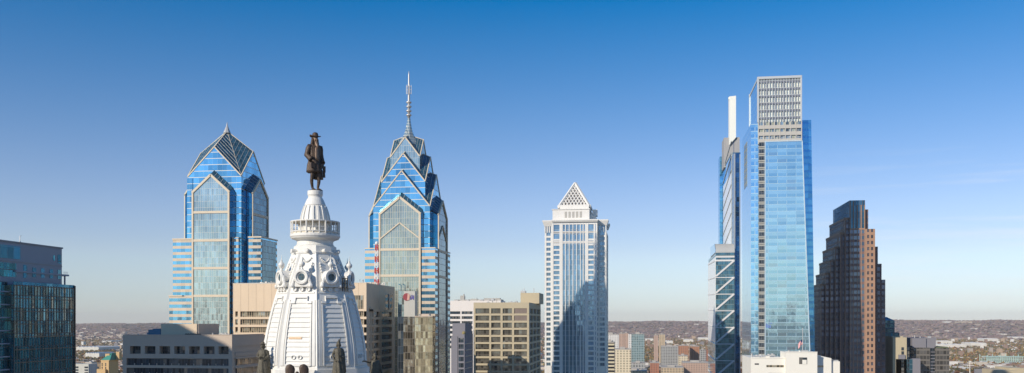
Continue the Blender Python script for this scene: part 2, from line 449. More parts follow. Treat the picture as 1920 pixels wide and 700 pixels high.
# spire
zs = lambda y: Z(y, 766, cy)
sp_ = MB(); prof = [(7.2, zs(273)), (5.4, zs(264)), (3.7, zs(256)), (2.6, zs(248)), (1.9, zs(240)), (1.4, zs(231)), (1.0, zs(222))]
sp_.rev(cx, cy, prof, 8, R(22.5)); sp_.build('spire_base', glass('spire_glass', (.40,.50,.50), .6, .15, 1.2, 2.0, .2, .2, (.6,.6,.52), var=.2), r1)
m_ = MB(); m_.rev(cx, cy, [(.95, zs(222)), (.8, zs(190)), (.62, zs(165)), (.45, zs(140)), (.12, zs(133.5))], 12); m_.build('mast', M['steel'], r1, smooth=True)
for y in (217, 209, 201, 193):
    m2 = MB(); m2.rev(cx, cy, [(.8, zs(y+2)), (1.8, zs(y)), (1.8, zs(y-1.4)), (.8, zs(y-3))], 12); m2.build('spire_collar', M['steel'], r1)
an = MB()
for k in range(6):
    a = k*math.pi/3
    an.bar((cx+1.7*math.cos(a), cy+1.7*math.sin(a), zs(177)), (cx+1.7*math.cos(a), cy+1.7*math.sin(a), zs(160)), .2)
    for y in (175, 168.5, 162): an.bar((cx, cy, zs(y)), (cx+1.7*math.cos(a), cy+1.7*math.sin(a), zs(y)), .16)
an.build('antenna_cage', M['steel'], r1)

# ------------------------------------------------------------ shorter gabled twin (left)
V2 = 545.0
xa, xb = U(352, V2+4.8), U(452, V2+4.8)
cx2 = (xa+xb)/2; w2 = (xb-xa)/2; cy2 = V2+4.8+w2
zq = lambda y, dv=0: Z(y, 400, V2+dv)
r2 = thing('skyscraper', 'blue glass skyscraper with a folded pyramid roof and tiny pinnacle, left of the white tower', 'skyscraper', (cx2, cy2, 0))
gable_tier(r2, cx2, cy2, w2, zq(452,4.8), zq(331,4.8), zq(276,4.8), Z(246,428,cy2), M['blue_lines'], 8)
for sd in range(4):
    bay(r2, sd, cx2, cy2, w2, (U(432,V2)-U(362,V2))/2, 4.8, 40, zq(361), zq(328), M['bay_glass'] if sd in (0,3) else M['bay_shaded'],
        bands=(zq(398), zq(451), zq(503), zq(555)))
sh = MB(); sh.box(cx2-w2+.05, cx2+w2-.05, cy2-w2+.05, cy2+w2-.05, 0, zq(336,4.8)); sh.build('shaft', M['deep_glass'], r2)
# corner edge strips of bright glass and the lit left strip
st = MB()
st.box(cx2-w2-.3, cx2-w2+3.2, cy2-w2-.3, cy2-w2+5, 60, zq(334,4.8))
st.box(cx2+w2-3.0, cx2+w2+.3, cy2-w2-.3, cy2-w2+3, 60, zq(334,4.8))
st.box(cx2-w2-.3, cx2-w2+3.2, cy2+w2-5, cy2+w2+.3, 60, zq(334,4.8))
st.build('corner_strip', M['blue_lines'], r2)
hw2 = (U(432,V2)-U(362,V2))/2
lo = MB(); lo.box(U(324,V2+3), cx2-hw2-.3, V2+3, cy2+w2+2, 0, zq(449,3)); lo.build('banded_shoulder', M['banded'], r2)
lo = MB(); lo.box(U(318,V2+2), cx2-hw2-.2, V2+1.5, cy2+w2+2.4, 0, zq(556,1.5)); lo.build('banded_shoulder', M['banded'], r2)
lo = MB(); lo.box(cx2+hw2+.3, U(447,V2+3), V2+3, V2+18, 0, zq(447,3)); lo.build('banded_shoulder', M['banded'], r2)
xr = U(489, V2+7)
lo = MB(); lo.box(U(466,V2+7), xr, V2+7, V2+33, 0, zq(447,7)); lo.build('banded_shoulder', M['banded'], r2)
lo = MB(); lo.box(cx2+hw2+.3, xr-.3, V2+11, V2+32, 0, zq(449,7)); lo.build('recess_wall', M['deep_glass'], r2)
lo = MB(); lo.box(xr-.2, xr+.12, V2+9, V2+31, 0, zq(451,7)); lo.build('side_curtain_wall', M['bay_shaded'], r2)
cp = MB(); cp.box(U(324,V2+3)-.3, cx2-hw2-.3, V2+2.7, cy2+w2+2.3, zq(449,3), zq(446.5,3)); cp.build('coping', M['tan'], r2)
cp = MB(); cp.box(cx2+hw2+.4, U(447,V2+3)+.3, V2+2.7, V2+18, zq(447,3), zq(445.5,3)); cp.build('coping', M['tan'], r2)
cp = MB(); cp.box(U(466,V2+7)-.3, xr+.5, V2+6.7, V2+33.3, zq(447,7), zq(444.5,7)); cp.build('coping', M['tan'], r2)
cp = MB(); cp.box(U(318,V2+2)-.3, cx2-w2-2.1, V2+1.2, cy2+w2+2.6, zq(556,1.5), zq(553.5,1.5)); cp.build('coping', M['tan'], r2)
zp = lambda y: Z(y, 428, cy2)
pn = MB(); pn.rev(cx2, cy2, [(2.6, zp(250)), (1.5, zp(243)), (.7, zp(237)), (.1, zp(229))], 8); pn.build('pinnacle', M['steel'], r2)
# ------------------------------------------------------------ white pyramid-topped tower (centre)
V = 717.0
M['white_stone'] = pbr('white_stone', (.74,.71,.66), .6, var=.08)
M['mellon_glass'] = glass('mellon_glass', (.17,.27,.36), .6, .08, 1.6, 4.0, .1, .1, (.45,.5,.52), var=.3, wob=.02, bigvar=.15)
M['mellon_strip'] = glass('mellon_strip', (.22,.36,.48), .65, .07, 1.5, 4.0, .1, .35, (.30,.38,.45), var=.25, wob=.02, bigvar=.15)
X = lambda px, dv=0: U(px, V+dv)
ZZ = lambda py, dv=0: Z(py, 1077, V+dv)
rb = thing('skyscraper', 'white stone skyscraper with a lattice pyramid on top and a flared cornice', 'skyscraper', (X(1077), V+25, 0))
D2 = 49.0
# set-back corners all round, then the four projecting middles
storeys(rb, X(1021,6), X(1137,6), V+6, V+D2-6, 95, ZZ(436,6), 4.0, 1.5, M['white_stone'], M['mellon_glass'], rec=.5, by=8, pw=1.3,
        xs=(X(1023,6), X(1034,6), X(1123,6), X(1135.5,6)))
cm = MB()
for z in [ZZ(448)-4.0*k for k in range(28)]:
    for a, b in ((1036,1052),(1099,1119.5)):
        cm.box(X(a), X(b), V, V+.9, z-1.35, z)
for px in (1036.4,1050.5,1053.5,1098.5,1101.5,1114.5,1118.6):
    cm.box(X(px)-.62, X(px)+.62, V-.15, V+1.2, 60, ZZ(419))
for px in (1060.2,1067.2,1074.2,1081.2,1088.2,1093.5):
    cm.box(X(px)-.3, X(px)+.3, V-.12, V+1.0, 60, ZZ(419))
for py in (419.5, 434.5, 436, 453, 455): cm.box(X(1036), X(1119.5), V+.02, V+.9, ZZ(py)-.7, ZZ(py)+.4)
cm.build('stone_grid', M['white_stone'], rb)
gl = MB(); gl.box(X(1036), X(1119.3), V+.6, V+D2-.6, 0, ZZ(418)); gl.build('curtain_wall', M['mellon_strip'], rb)
# cornice: flared at the corners
def flare(x0, x1, y0, y1, z0, z1, e):
    return [[(x0,y0,z0),(x1,y0,z0),(x1,y1,z0),(x0,y1,z0)], [(x0-e,y0-e,z1-.8),(x1+e,y0-e,z1-.8),(x1+e,y1+e,z1-.8),(x0-e,y1+e,z1-.8)],
            [(x0-e,y0-e,z1),(x1+e,y0-e,z1),(x1+e,y1+e,z1),(x0-e,y1+e,z1)]]
cn = MB()
for a, b in ((1020.5,1035),(1121,1137.5)):
    for y0, y1 in ((V+5.5, V+12), (V+D2-12, V+D2-5.5)):
        cn.loft(flare(X(a,6), X(b,6), y0, y1, ZZ(424,6), ZZ(413,6), 1.4))
cn.loft(flare(X(1036)-.1, X(1119.5)+.1, V-.3, V+D2+.3, ZZ(417), ZZ(412), .8))
cn.build('cornice', M['white_stone'], rb)
tall = MB()
for a, b in ((1021,1035),(1121,1137)):
    for px in [a+1+ (b-a-2)*k/3 for k in range(4)]:
        tall.box(X(px,6)-.4, X(px,6)+.4, V+5.6, V+7, ZZ(436,6), ZZ(422,6))
tall.build('cornice_pier', M['white_stone'], rb)
gb = MB(); gb.box(X(1021,6)+.4, X(1137,6)-.4, V+6.4, V+D2-6.4, ZZ(437,6), ZZ(422,6)); gb.build('top_glass', M['mellon_glass'], rb)
up = MB(); up.box(X(1036,4), X(1105,4), V+4, V+D2-4, ZZ(413), ZZ(393,4)); 
up.box(X(1034.5,4), X(1106.5,4), V+3.5, V+D2-3.5, ZZ(393,4), ZZ(391.6,4))
up.box(X(1105,8), X(1116,8), V+12, V+D2-6, ZZ(413), ZZ(404,8))
up.box(X(1110,8), X(1119,8), V+14, V+22, ZZ(404,8), ZZ(392,8))
up.box(X(1050,6), X(1104,6), V+6.5, V+D2-7, ZZ(391.5,4), ZZ(387,6))
up.build('penthouse', M['white_stone'], rb)
for k in range(5):
    o = MB(); c = 1061+7*k; o.box(X(c,4)-.95, X(c,4)+.95, V+3.93, V+4.4, ZZ(408.5,4), ZZ(397,4)); o.build('louvre', pbr('louvre_grey', (.42,.40,.36), .6, var=.05) if k == 0 else bpy.data.materials['louvre_grey'], rb)
# pyramid: open white lattice around a dark core
px0, px1 = X(1048,8), X(1105,8); pw_ = px1-px0; py0, py1 = V+8, V+8+pw_
zb, zt = ZZ(387,8), Z(343.5, 1077, V+8+pw_/2)
C = ((px0+px1)/2, (py0+py1)/2, zt)
inn = MB(); q = 1.2; zt2 = zt-3
inn.add([(px0+q,py0+q,zb),(px1-q,py0+q,zb),(px1-q,py1-q,zb),(px0+q,py1-q,zb),(C[0],C[1],zt2)], [(0,1,4),(1,2,4),(2,3,4),(3,0,4)])
inn.build('pyramid_core', pbr('core_grey', (.38,.35,.33), .8, var=.1), rb)
la = MB(); K = [(px0,py0,zb),(px1,py0,zb),(px1,py1,zb),(px0,py1,zb)]
for i in range(4):
    a, b = K[i], K[(i+1)%4]
    la.bar(a, C, 1.7); la.bar(a, b, 2.4, 2.0)
    nn = 9
    for k in range(1, nn):
        f = k/nn; p = lerp(a, b, f)
        la.bar(p, lerp(a, C, f), .85, .5)          # parallel to one edge
        la.bar(p, lerp(b, C, 1-f), .85, .5)
la.box(C[0]-1.3, C[0]+1.3, C[1]-1.3, C[1]+1.3, zt-2.4, zt-.6)
la.build('pyramid_lattice', M['white_stone'], rb)

# ------------------------------------------------------------ pale glass tower with the lattice crown (right)
V = 631.0
X = lambda px, dv=0: U(px, V+dv)
ZZ = lambda py, dv=0: Z(py, 1465, V+dv)
rc = thing('skyscraper', 'tallest pale blue glass skyscraper with a square lattice crown and a column of loggias', 'skyscraper', (X(1465), V+28, 0))
fl = ZZ(240)-ZZ(253)
M['pale_panel'] = glass('pale_panel', (.42,.67,.77), .88, .05, X(1451.2)-X(1434), fl, .22, .22, (.42,.60,.68), band=.50, bcol=(.55,.79,.85), bmetal=.85, brough=.09, var=.10, wob=.015, x0=X(1434)-X(1465)+V-(V+28)+.4, z0=ZZ(267), rare=.1, rcol=(.5,.62,.66))
M['pale_side'] = glass('pale_side', (.50,.78,.98), .92, .03, 3.2, fl, .05, .08, (.5,.65,.75), var=.05, wob=.006)
M['pale_strip'] = glass('pale_strip', (.34,.66,.90), .88, .05, 5.0, fl, .3, .3, (.5,.68,.75), band=.42, bcol=(.50,.80,.95), bmetal=.85, brough=.08, var=.14, wob=.02, z0=ZZ(232))
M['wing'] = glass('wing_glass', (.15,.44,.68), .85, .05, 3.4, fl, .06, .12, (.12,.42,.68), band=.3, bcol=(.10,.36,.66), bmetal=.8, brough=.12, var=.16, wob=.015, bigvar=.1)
M['loggia'] = pbr('loggia_stone', (.42,.41,.37), .7, var=.08)
dk = glass('loggia_dark', (.06,.08,.10), .4, .15, 1.4, 2.4, .12, .12, (.2,.2,.2), var=.5)
bd = MB(); bd.box(X(1408,1), X(1503), V+1, V+56, 0, ZZ(267.5)); bd.build('curtain_wall', M['pale_side'], rc)
bd = MB(); bd.box(X(1408,1), X(1421.5,1), V+1.01, V+55, ZZ(267.5)+.01, ZZ(230)); bd.build('side_wing', M['pale_side'], rc)
bd = MB(); bd.box(X(1408,1)+.05, X(1421.3), V+.4, V+1.4, 0, ZZ(230.5)); bd.build('glass_strip', M['pale_strip'], rc)
# central panel, growing wider to the foot
pn = MB(); zt, zb = ZZ(266), ZZ(700)
xl = X(1434); 
pn.loft([[(xl,V-1.6,zb),(X(1519),V-1.6,zb),(X(1519),V+2,zb),(xl,V+2,zb)], [(xl,V-1.6,zt),(X(1503.2),V-1.6,zt),(X(1503.2),V+2,zt),(xl,V+2,zt)]])
pn.box(xl, X(1519), V-1.6, V+2, 0, zb-.01)
pn.build('front_panel', M['pale_panel'], rc)
tr = MB(); tr.bar((xl,V-1.7,zb), (xl,V-1.7,zt), .55); tr.bar((X(1519),V-1.7,zb), (X(1503.2),V-1.7,zt), .6); tr.bar((xl,V-1.7,zt), (X(1503.2),V-1.7,zt), .6)
tr.build('panel_edge', pbr('panel_edge_m', (.62,.72,.76), .4, .3, var=.05), rc)
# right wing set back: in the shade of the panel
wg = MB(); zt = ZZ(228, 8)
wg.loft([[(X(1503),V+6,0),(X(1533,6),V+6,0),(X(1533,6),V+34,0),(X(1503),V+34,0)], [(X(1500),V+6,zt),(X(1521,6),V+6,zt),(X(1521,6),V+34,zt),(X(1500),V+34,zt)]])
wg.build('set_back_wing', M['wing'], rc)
# loggia column
lg = MB(); lg.box(X(1422.8), X(1433.4)-.05, V-.4, V+1.3, 0, ZZ(267))
lg.build('loggia_column', M['loggia'], rc)
z = ZZ(243); xm = (X(1421.5)+X(1434))/2
k = 0
while z > ZZ(700):
    o = MB(); o.box(xm-1.75, xm+1.75, V-.75, V, z-fl*.36, z+fl*.2)
    o.box(xm-.2, xm+.2, V-.8, V, z-fl*.36, z+fl*.2)
    if z < ZZ(268): o.build('window', dk, rc)
    z -= fl
z = ZZ(268)-fl*.5
while z > ZZ(700):
    cap = MB(); cap.box(X(1421.8), X(1433.6), V-.95, V-.3, z-fl*.12, z+fl*.04); z -= fl; cap.build('loggia_sill', M['loggia'], rc)
# mechanical storeys under the crown
storeys(rc, X(1421.3), X(1503.4), V-.6, V+50, ZZ(267)+.1, ZZ(228.6), (ZZ(228.6)-ZZ(267))/3, (ZZ(228.6)-ZZ(267))/3*.52, pbr('mech_stone', (.50,.47,.42), .7, var=.08),
        glass('mech_glass', (.25,.32,.36), .5, .2, 1.9, 3.6, .25, .2, (.55,.53,.48), var=.6, rare=.25, rcol=(.7,.62,.35)), rec=.8, bx=8, by=8, pw=.5, low=False, wname='mechanical_storeys')
# crown
z0, z1 = ZZ(228.5), ZZ(143)
cr = MB(); cr.box(X(1422.5), X(1501), V+.8, V+48, z0, z1-1); 
cr.build('crown_glass', glass('crown_glass', (.86,.86,.74), .25, .2, (X(1440)-X(1422))/4, (z1-z0)/21, .3, .2, (.50,.50,.44), var=.16, wob=.03), rc)
sdw = MB(); sdw.box(X(1422.5)-.35, X(1422.5)-.02, V+1.5, V+47, z0+.1, z1-2); sdw.build('crown_side_glass', M['pale_side'], rc)
fr = MB(); fd = MB()
for k in range(6):
    x = X(1422)+(X(1501.5)-X(1422))*k/5
    if 0 < k < 5: fd.box(x-.4, x+.4, V-.1, V+1, z0, z1-1)
for k in range(1, 7):
    z = z0+(z1-z0)*(k-.45)/6.3
    fd.box(X(1422), X(1501.5), V+.1, V+1, z-.5, z+.4)
    fr.box(X(1422), X(1501.5), V-.3, V+.3, z+.5, z+.85)
for k in range(16):
    x = X(1422)+(X(1501.5)-X(1422))*k/15
    fr.box(x-.16, x+.16, V-.25, V+.6, z0, z1-1)
for x in (X(1421.3), X(1502)): fr.box(x-.55, x+.55, V-.5, V+1.2, z0, z1)
for x in (X(1421.3), X(1502)): fr.box(x-.55, x+.55, V+47, V+48.6, z0, z1)
fr.box(X(1421), X(1502.5), V-.6, V+1.5, z1-1.6, z1); fr.box(X(1421), X(1502.5), V+47, V+49, z1-1.6, z1)
fr.box(X(1421)-.1, X(1422.5), V+1.5, V+47, z1-1.6, z1-.01); fr.box(X(1501), X(1502.4), V+1.5, V+47, z1-1.6, z1-.01)
fr.build('crown_frame', pbr('crown_alu', (.58,.59,.58), .4, .2, var=.05), rc); fd.build('crown_bracing', pbr('crown_dark', (.20,.22,.28), .5, .2, var=.1), rc)
# atrium notch high in the left face
nt = MB(); nt.box(X(1408,1)-.12, X(1408,1)+.4, V+24, V+42, ZZ(350,30), ZZ(267,30)); nt.build('atrium_opening', glass('atrium', (.10,.11,.09), .4, .2, 3.0, fl, .6, 1.0, (.30,.28,.18), var=.6), rc)
# blue mark on the panel
lgm = MB()
for k, (a, b, c, d_) in enumerate(((1430.5,1433,607,615),(1434,1436.5,609,615),(1437.5,1439.6,610,615),(1436,1442,605.8,607))):
    lgm.box(X(a+5), X(b+5), V-1.9, V-1.62, ZZ(d_), ZZ(c))
lgm.build('wall_sign', pbr('sign_blue', (.16,.25,.55), .5, var=.3), rc)

# ------------------------------------------------------------ braced dark tower with the white lantern
V = 871.0
X = lambda px, dv=0: U(px, V+dv)
ZZ = lambda py, dv=0: Z(py, 1365, V+dv)
rt = thing('skyscraper', 'slim dark skyscraper with white diagonal braces and a tall white lantern blade on top', 'skyscraper', (X(1365), V+50, 0))
M['ct_dark'] = glass('braced_glass', (.12,.24,.28), .7, .07, 1.6, 4.6, .22, .7, (.16,.22,.22), var=.4, wob=.02, bigvar=.2)
M['ct_blue'] = glass('edge_glass', (.04,.13,.26), .8, .06, 2.6, 4.6, .1, .3, (.03,.1,.18), var=.4, wob=.02)
M['ct_white'] = pbr('white_glare_panel', (.86,.85,.82), .25, var=.03)  # bright white puts the sun's glare into the side panel colour
M['brace'] = pbr('brace_white', (.72,.69,.66), .5, var=.05)
lo = MB(); lo.box(X(1342), X(1377), V, V+95, 0, ZZ(474)); lo.build('curtain_wall', M['ct_dark'], rt)
wf = MB(); wf.box(X(1342)-.4, X(1342)-.02, V+.6, V+95, ZZ(640), ZZ(474)-4); wf.build('side_panel', M['ct_white'], rt)
wf = MB(); wf.box(X(1342)-.4, X(1342)-.02, V+.6, V+95, 0, ZZ(640)-.01); wf.build('side_panel', M['pale_side'], rt)
ed = MB(); ed.box(X(1376.5), X(1388.5), V+3, V+60, 0, ZZ(287,3)); ed.build('edge_wall', M['ct_blue'], rt)
eg = MB(); eg.box(X(1376.2), X(1379), V+1.5, V+4, 0, ZZ(289,3)); eg.box(X(1387.2), X(1388.9), V+2.7, V+4, 0, ZZ(290,3)); eg.build('steel_edge', pbr('edge_steel', (.42,.45,.47), .4, .4, var=.1), rt)
# rounded cap of the lower block
cp = MB(); prof = []
zc_, rr = ZZ(474), ZZ(456)-ZZ(474)
ys = [(V-.3, zc_), ] + [(V-.3+rr*(1-math.cos(a)), zc_+rr*math.sin(a)) for a in [R(10*i) for i in range(1, 10)]] + [(V+60, zc_+rr+1), (V+60, zc_)]
cp.loft([[(X(1341.5), y, z) for y, z in ys], [(X(1377.5), y, z) for y, z in ys]]); cp.build('rounded_cap', pbr('cap_metal', (.60,.58,.52), .35, .3, var=.08), rt)
cs = MB(); ys2 = [(y if y > V+1 else V+.3, z) for y, z in ys]
cs.loft([[(X(1341.5)-.4, y, z) for y, z in ys2], [(X(1341.5)-.05, y, z) for y, z in ys2]]); cs.build('cap_side_glass', M['pale_side'], rt)
cb = MB()
for py in (480, 487): cb.box(X(1342)-.1, X(1377)+.1, V-.25, V+.3, ZZ(py)-1.6, ZZ(py))
cb.build('storey_band', M['brace'], rt)
br = MB(); st_ = 31.2
for k in range(8):
    y = 489+st_*k
    br.bar((X(1342.5),V-.4,ZZ(y+st_*.93)), (X(1376.5),V-.4,ZZ(y)), 1.6, .8, up=(0,1,0))
    br.box(X(1342), X(1377), V-.35, V+.2, ZZ(y)-.6, ZZ(y)+.2)
    br.bar((X(1342)-.5,V+.6,ZZ(y)), (X(1342)-.5,V+94,ZZ(y)+2), .5, .9)
br.build('brace', M['brace'], rt)
# upper slab
V3 = V+22
X3 = lambda px: U(px, V3); Z3 = lambda py: Z(py, 1380, V3)
us = MB(); us.loft([[(X3(1373),V3,0),(X3(1388.3),V3,0),(X3(1388.3),V3+100,0),(X3(1373),V3+100,0)],
                    [(X3(1373),V3,Z3(286)),(X3(1388.3),V3,Z3(286)),(X3(1388.3),V3+100,Z3(286)),(X3(1373),V3+100,Z3(286))]])
us.build('upper_slab', M['ct_dark'], rt)
uw = MB(); uw.box(X3(1373)-.4, X3(1373)-.02, V3+4, V3+96, ZZ(456), Z3(322)); uw.build('side_panel', M['ct_white'], rt)
uw = MB(); uw.box(X3(1373)-.35, X3(1373)-.02, V3+.5, V3+99, Z3(322)+.1, Z3(287)); uw.build('side_glass', M['pale_side'], rt)
ue = MB(); ue.bar((X3(1373)-.3,V3,Z3(286)), (X3(1373)-.3,V3,100), 1.0); ue.bar((X3(1373)-.3,V3,Z3(286)), (X3(1373)-.3,V3+99,Z3(286)), 1.0)
for k in range(7):
    z = Z3(445-27*k); ue.bar((X3(1373)-.5,V3+3,z+10), (X3(1373)-.5,V3+96,z-3), .7, .9)
ue.build('slab_edge', M['rib'], rt)
bw = MB(); bw.box(U(1349.5,V3+100), U(1388,V3+100), V3+100, V3+118, 0, Z(297,1350,V3+110)); bw.build('back_wing', M['wing'], rt)
ck = pbr('core_concrete', (.36,.35,.34), .7, var=.08)
VC = V3+72
cc = MB(); cc.box(U(1357.5,VC), U(1387,VC), VC, VC+26, Z3(286)-2, Z(258,1372,VC)); cc.build('service_core', ck, rt)
jn = MB(); jn.box(U(1375.5,VC)-.4, U(1375.5,VC)+.4, VC-.2, VC+.2, Z3(286), Z(262,1372,VC)); jn.build('core_joint', M['crown_dk'] if 'crown_dk' in M else bpy.data.materials['crown_dark'], rt)
ln = MB(); x0, x1 = U(1367.5,VC-2), U(1380,VC-2)
ln.loft([[(x0,VC-2,Z(272,1372,VC-2)),(x1,VC-2,Z(258,1372,VC-2)),(x1,VC+9,Z(258,1372,VC-2)),(x0,VC+9,Z(272,1372,VC-2))], [(x0,VC-2,Z(181,1372,VC-2)),(x1,VC-2,Z(180,1372,VC-2)),(x1,VC+9,Z(180,1372,VC-2)),(x0,VC+9,Z(181,1372,VC-2))]])
ln.box(x0-.8, x0, VC-1.5, VC+2, Z(186,1372,VC-2), Z(182,1372,VC-2))
ln.build('lantern_blade', pbr('lantern_white', (.84,.83,.74), .4, var=.03), rt)

# ------------------------------------------------------------ dark red stepped granite tower
V = 690.0
X = lambda px, dv=0: U(px, V+dv)
ZZ = lambda py, dv=0: Z(py, 1600, V+dv)
rg = thing('skyscraper', 'dark red granite skyscraper stepping up in narrow setbacks, one thin strip in sunshine', 'skyscraper', (X(1610), V+28, 0))
M['granite'] = glass('shaded_granite_windows', (.10,.12,.17), .5, .12, 3.6, 4.4, 1.5, 1.7, (.17,.105,.095), var=.5, wob=.02, bigvar=.2)  # granite darkened so its colour carries the shade on the flanks
M['granite_rib'] = pbr('sunlit_red_granite', (.40,.235,.15), .6, var=.12, streak=False)  # same granite lightened for the sunlit strip, also on piers and ribs
M['granite_top'] = glass('top_dark_glass', (.05,.16,.24), .6, .1, 1.6, 4.4, .25, .2, (.16,.10,.10), var=.3, wob=.02)
M['granite_bay'] = glass('granite_bay', (.13,.17,.22), .6, .1, 5.6, 4.4, .5, 1.9, (.20,.125,.11), var=.35, wob=.02)
gx0, gx1 = X(1593), X(1622); depth = 58
lev = [ # left step, right px, front setback, ztop-left/back, ztop-right
    (2.9, 1628, 1.5, ZZ(409), ZZ(393)), (5.7, 1629, 3.5, ZZ(436), ZZ(431)), (8.6, 1645.5, 7.5, ZZ(462), ZZ(431)), (11.4, 1646, 10.5, ZZ(487), ZZ(461)),
    (14.2, 1653, 13.5, ZZ(511), ZZ(493)), (17.0, 1660, 16.5, ZZ(532), ZZ(523))]
g = MB(); g.box(gx0, gx1, V, V+depth, ZZ(430), ZZ(376)); g.build('top_block', M['granite_top'], rg)
g = MB(); g.box(gx0, gx1, V-.6, V+depth, 0, ZZ(430)); g.build('front_bay', M['granite_bay'], rg)
for i, (l, rpx, sb, zl, zr) in enumerate(lev):
    g = MB(); g.box(gx0-l, gx0+.01, V+sb+.3, V+depth-sb*.45, 0, zl)
    g.build('stepped_flank', M['granite'], rg)
    if rpx not in (1629, 1645.5):
        g = MB(); g.box(gx1-.01, X(rpx, sb), V+sb, V+depth-sb*.45, 0, zr); g.build('stepped_flank', M['granite'], rg)
    # parapets at each step
pp = MB()
for i, (l, rpx, sb, zl, zr) in enumerate(lev):
    pp.box(gx0-l-.25, gx0-l+.8, V+sb+.05, V+depth-sb*.45+.25, zl-1.0, zl+.6)
    pp.box(gx0-l-.25, gx0-l+3, V+sb+.02, V+sb+.9, zl-1.0, zl+.5)
    for z in (zl,): 
        for k in range(3): pp.box(gx0-l-.12, gx0-l+.3, V+sb+.1+k*5.2, V+sb+1.3+k*5.2, 40, z)
pp.build('granite_pier', M['granite_rib'], rg)
# sunlit strip: its own windows, sun put into the lighter granite
storeys(rg, gx1+.02, X(1640), V-.9, V+30, 92, ZZ(430), 4.4, 2.0, M['granite_rib'], glass('strip_window', (.07,.09,.13), .4, .12, 1.8, 4.4, .2, .1, (.2,.14,.1), var=.5), rec=.5, bx=2, by=6, pw=1.25, wname='corner_pier_wall')
rbm = MB()
for px in (1593.6, 1600, 1607, 1614.5, 1621): rbm.box(X(px)-.25, X(px)+.25, V-.85, V, 60, ZZ(385 if px > 1600 else 378))
rbm.box(X(1593), X(1622), V-.7, V, ZZ(431), ZZ(428.5))
rbm.build('vertical_rib', M['granite_rib'], rg)
# ------------------------------------------------------------ the white cast-iron tower and its figures
s_ = 10.0                                            # the photograph shows about ten pixels to a metre here
tcen = 170.0; fx, fy = -ST, CT; rx, ry = CT, ST
def PT(px, t): 
    a = (px-960)/F; return (t*(fx+a*rx), t*(fy+a*ry))
def ZT(py, t): return CZ+(HY-py)/F*t
hx, hy = PT(591, tcen); zh = lambda y: ZT(y, tcen)
M['iron'] = pbr('white_painted_iron', (.74,.715,.655), .5, var=.12, scale=.25, fine=2.2)
M['iron_stain'] = pbr('rusty_balcony_paint', (.70,.62,.48), .6, var=.2, scale=.8, fine=3, streak=False)
M['bronze'] = pbr('dark_bronze', (.085,.056,.038), .5, .25, var=.35, scale=1.2, fine=5, streak=False, bump=.4)
M['bronze2'] = pbr('weathered_bronze', (.10,.088,.062), .6, .2, var=.4, scale=1.2, fine=5, streak=False, bump=.4)
M['bronze_light'] = pbr('rubbed_bronze', (.24,.16,.11), .5, .25, var=.25, scale=1.2, fine=5, streak=False, bump=.3)
ht = thing('clock_tower', 'white octagonal tower top with louvred panels, round dormers and a ribbed cupola', 'tower', (hx, hy, 0))
PRO = [(476,4.1),(500,5.05),(515,5.65),(530,6.3),(545,6.8),(560,7.25),(580,7.8),(600,8.3),(620,8.75),(643,9.15),(660,9.35),(686,9.5)]
def Rz(y):
    if y <= PRO[0][0]: return PRO[0][1]
    for (a, b), (c, d) in zip(PRO, PRO[1:]):
        if y <= c: return b+(d-b)*(y-a)/(c-a)
    return PRO[-1][1]
A8 = [R(-67.5+45*k) for k in range(8)]               # corner angles; the first points at the camera
def S8(k, s, y, off=0.0):
    """point on face k (between corner k-1 and k): s -1..1 across, y photo row for height, off outward"""
    r = Rz(y); a0, a1 = A8[k-1], A8[k]
    p0 = (hx+r*math.cos(a0), hy+r*math.sin(a0)); p1 = (hx+r*math.cos(a1), hy+r*math.sin(a1))
    f = (s+1)/2; am = A8[k]-R(22.5)
    return (p0[0]+(p1[0]-p0[0])*f+off*math.cos(am), p0[1]+(p1[1]-p0[1])*f+off*math.sin(am), zh(y))
def patch(mb, k, s0, s1, y0, y1, o0, o1=None, n=6, back=-.15, taper=None):
    """raised slab on face k between rows y0 (top) and y1 (bottom)"""
    o1 = o0 if o1 is None else o1; rings = []
    for i in range(n+1):
        f = i/n; y = y0+(y1-y0)*f; o = o0+(o1-o0)*f
        rings.append([S8(k,s0,y,back), S8(k,s1,y,back), S8(k,s1,y,o), S8(k,s0,y,o)])
    mb.loft(rings)
sh = MB()
sh.loft([[(hx+Rz(y)*math.cos(a), hy+Rz(y)*math.sin(a), zh(y)) for a in A8] for y in (686, 660, 643, 620, 600, 580, 560, 545, 530, 515, 500, 476)])
sh.build('tower_shell', M['iron'], ht)
bs = MB()
for r0, ya, yb in ((9.75,686,689),(10.1,689,700),(10.3,700,704)):
    bs.loft([[(hx+r0*math.cos(a), hy+r0*math.sin(a), zh(yb)) for a in A8], [(hx+r0*math.cos(a), hy+r0*math.sin(a), zh(ya)) for a in A8]])
bs.loft([[(hx+r0*math.cos(a), hy+r0*math.sin(a), z) for a in A8] for r0, z in ((13.5,40),(13.5,112),(14.3,113),(14.3,114.6),(12.4,115),(11.2,zh(712)),(10.3,zh(704)))])
lw = MB(); lw.box(hx-20, hx+20, hy-20, hy+20, 0, 40); 
bs.build('tower_base', M['iron'], ht); lw.build('lower_storeys', pbr('lower_stone', (.5,.48,.44), .8), ht)
rbm = MB()
for k in range(8):
    for y0, y1 in ((476, 686),):
        ys = [476,500,515,530,545,560,580,600,620,643,660,686]
        rings = []
        for y in ys:
            r = Rz(y); a = A8[k]; c = (hx+(r+.13)*math.cos(a), hy+(r+.13)*math.sin(a)); t = (-math.sin(a), math.cos(a)); wdt = .42
            rings.append([(c[0]+t[0]*wdt-.35*math.cos(a), c[1]+t[1]*wdt-.35*math.sin(a), zh(y)), (c[0]+.02*math.cos(a), c[1]+.02*math.sin(a), zh(y)), (c[0]-t[0]*wdt-.35*math.cos(a), c[1]-t[1]*wdt-.35*math.sin(a), zh(y))])
        rbm.loft(rings)
rbm.build('corner_rib', M['iron'], ht)
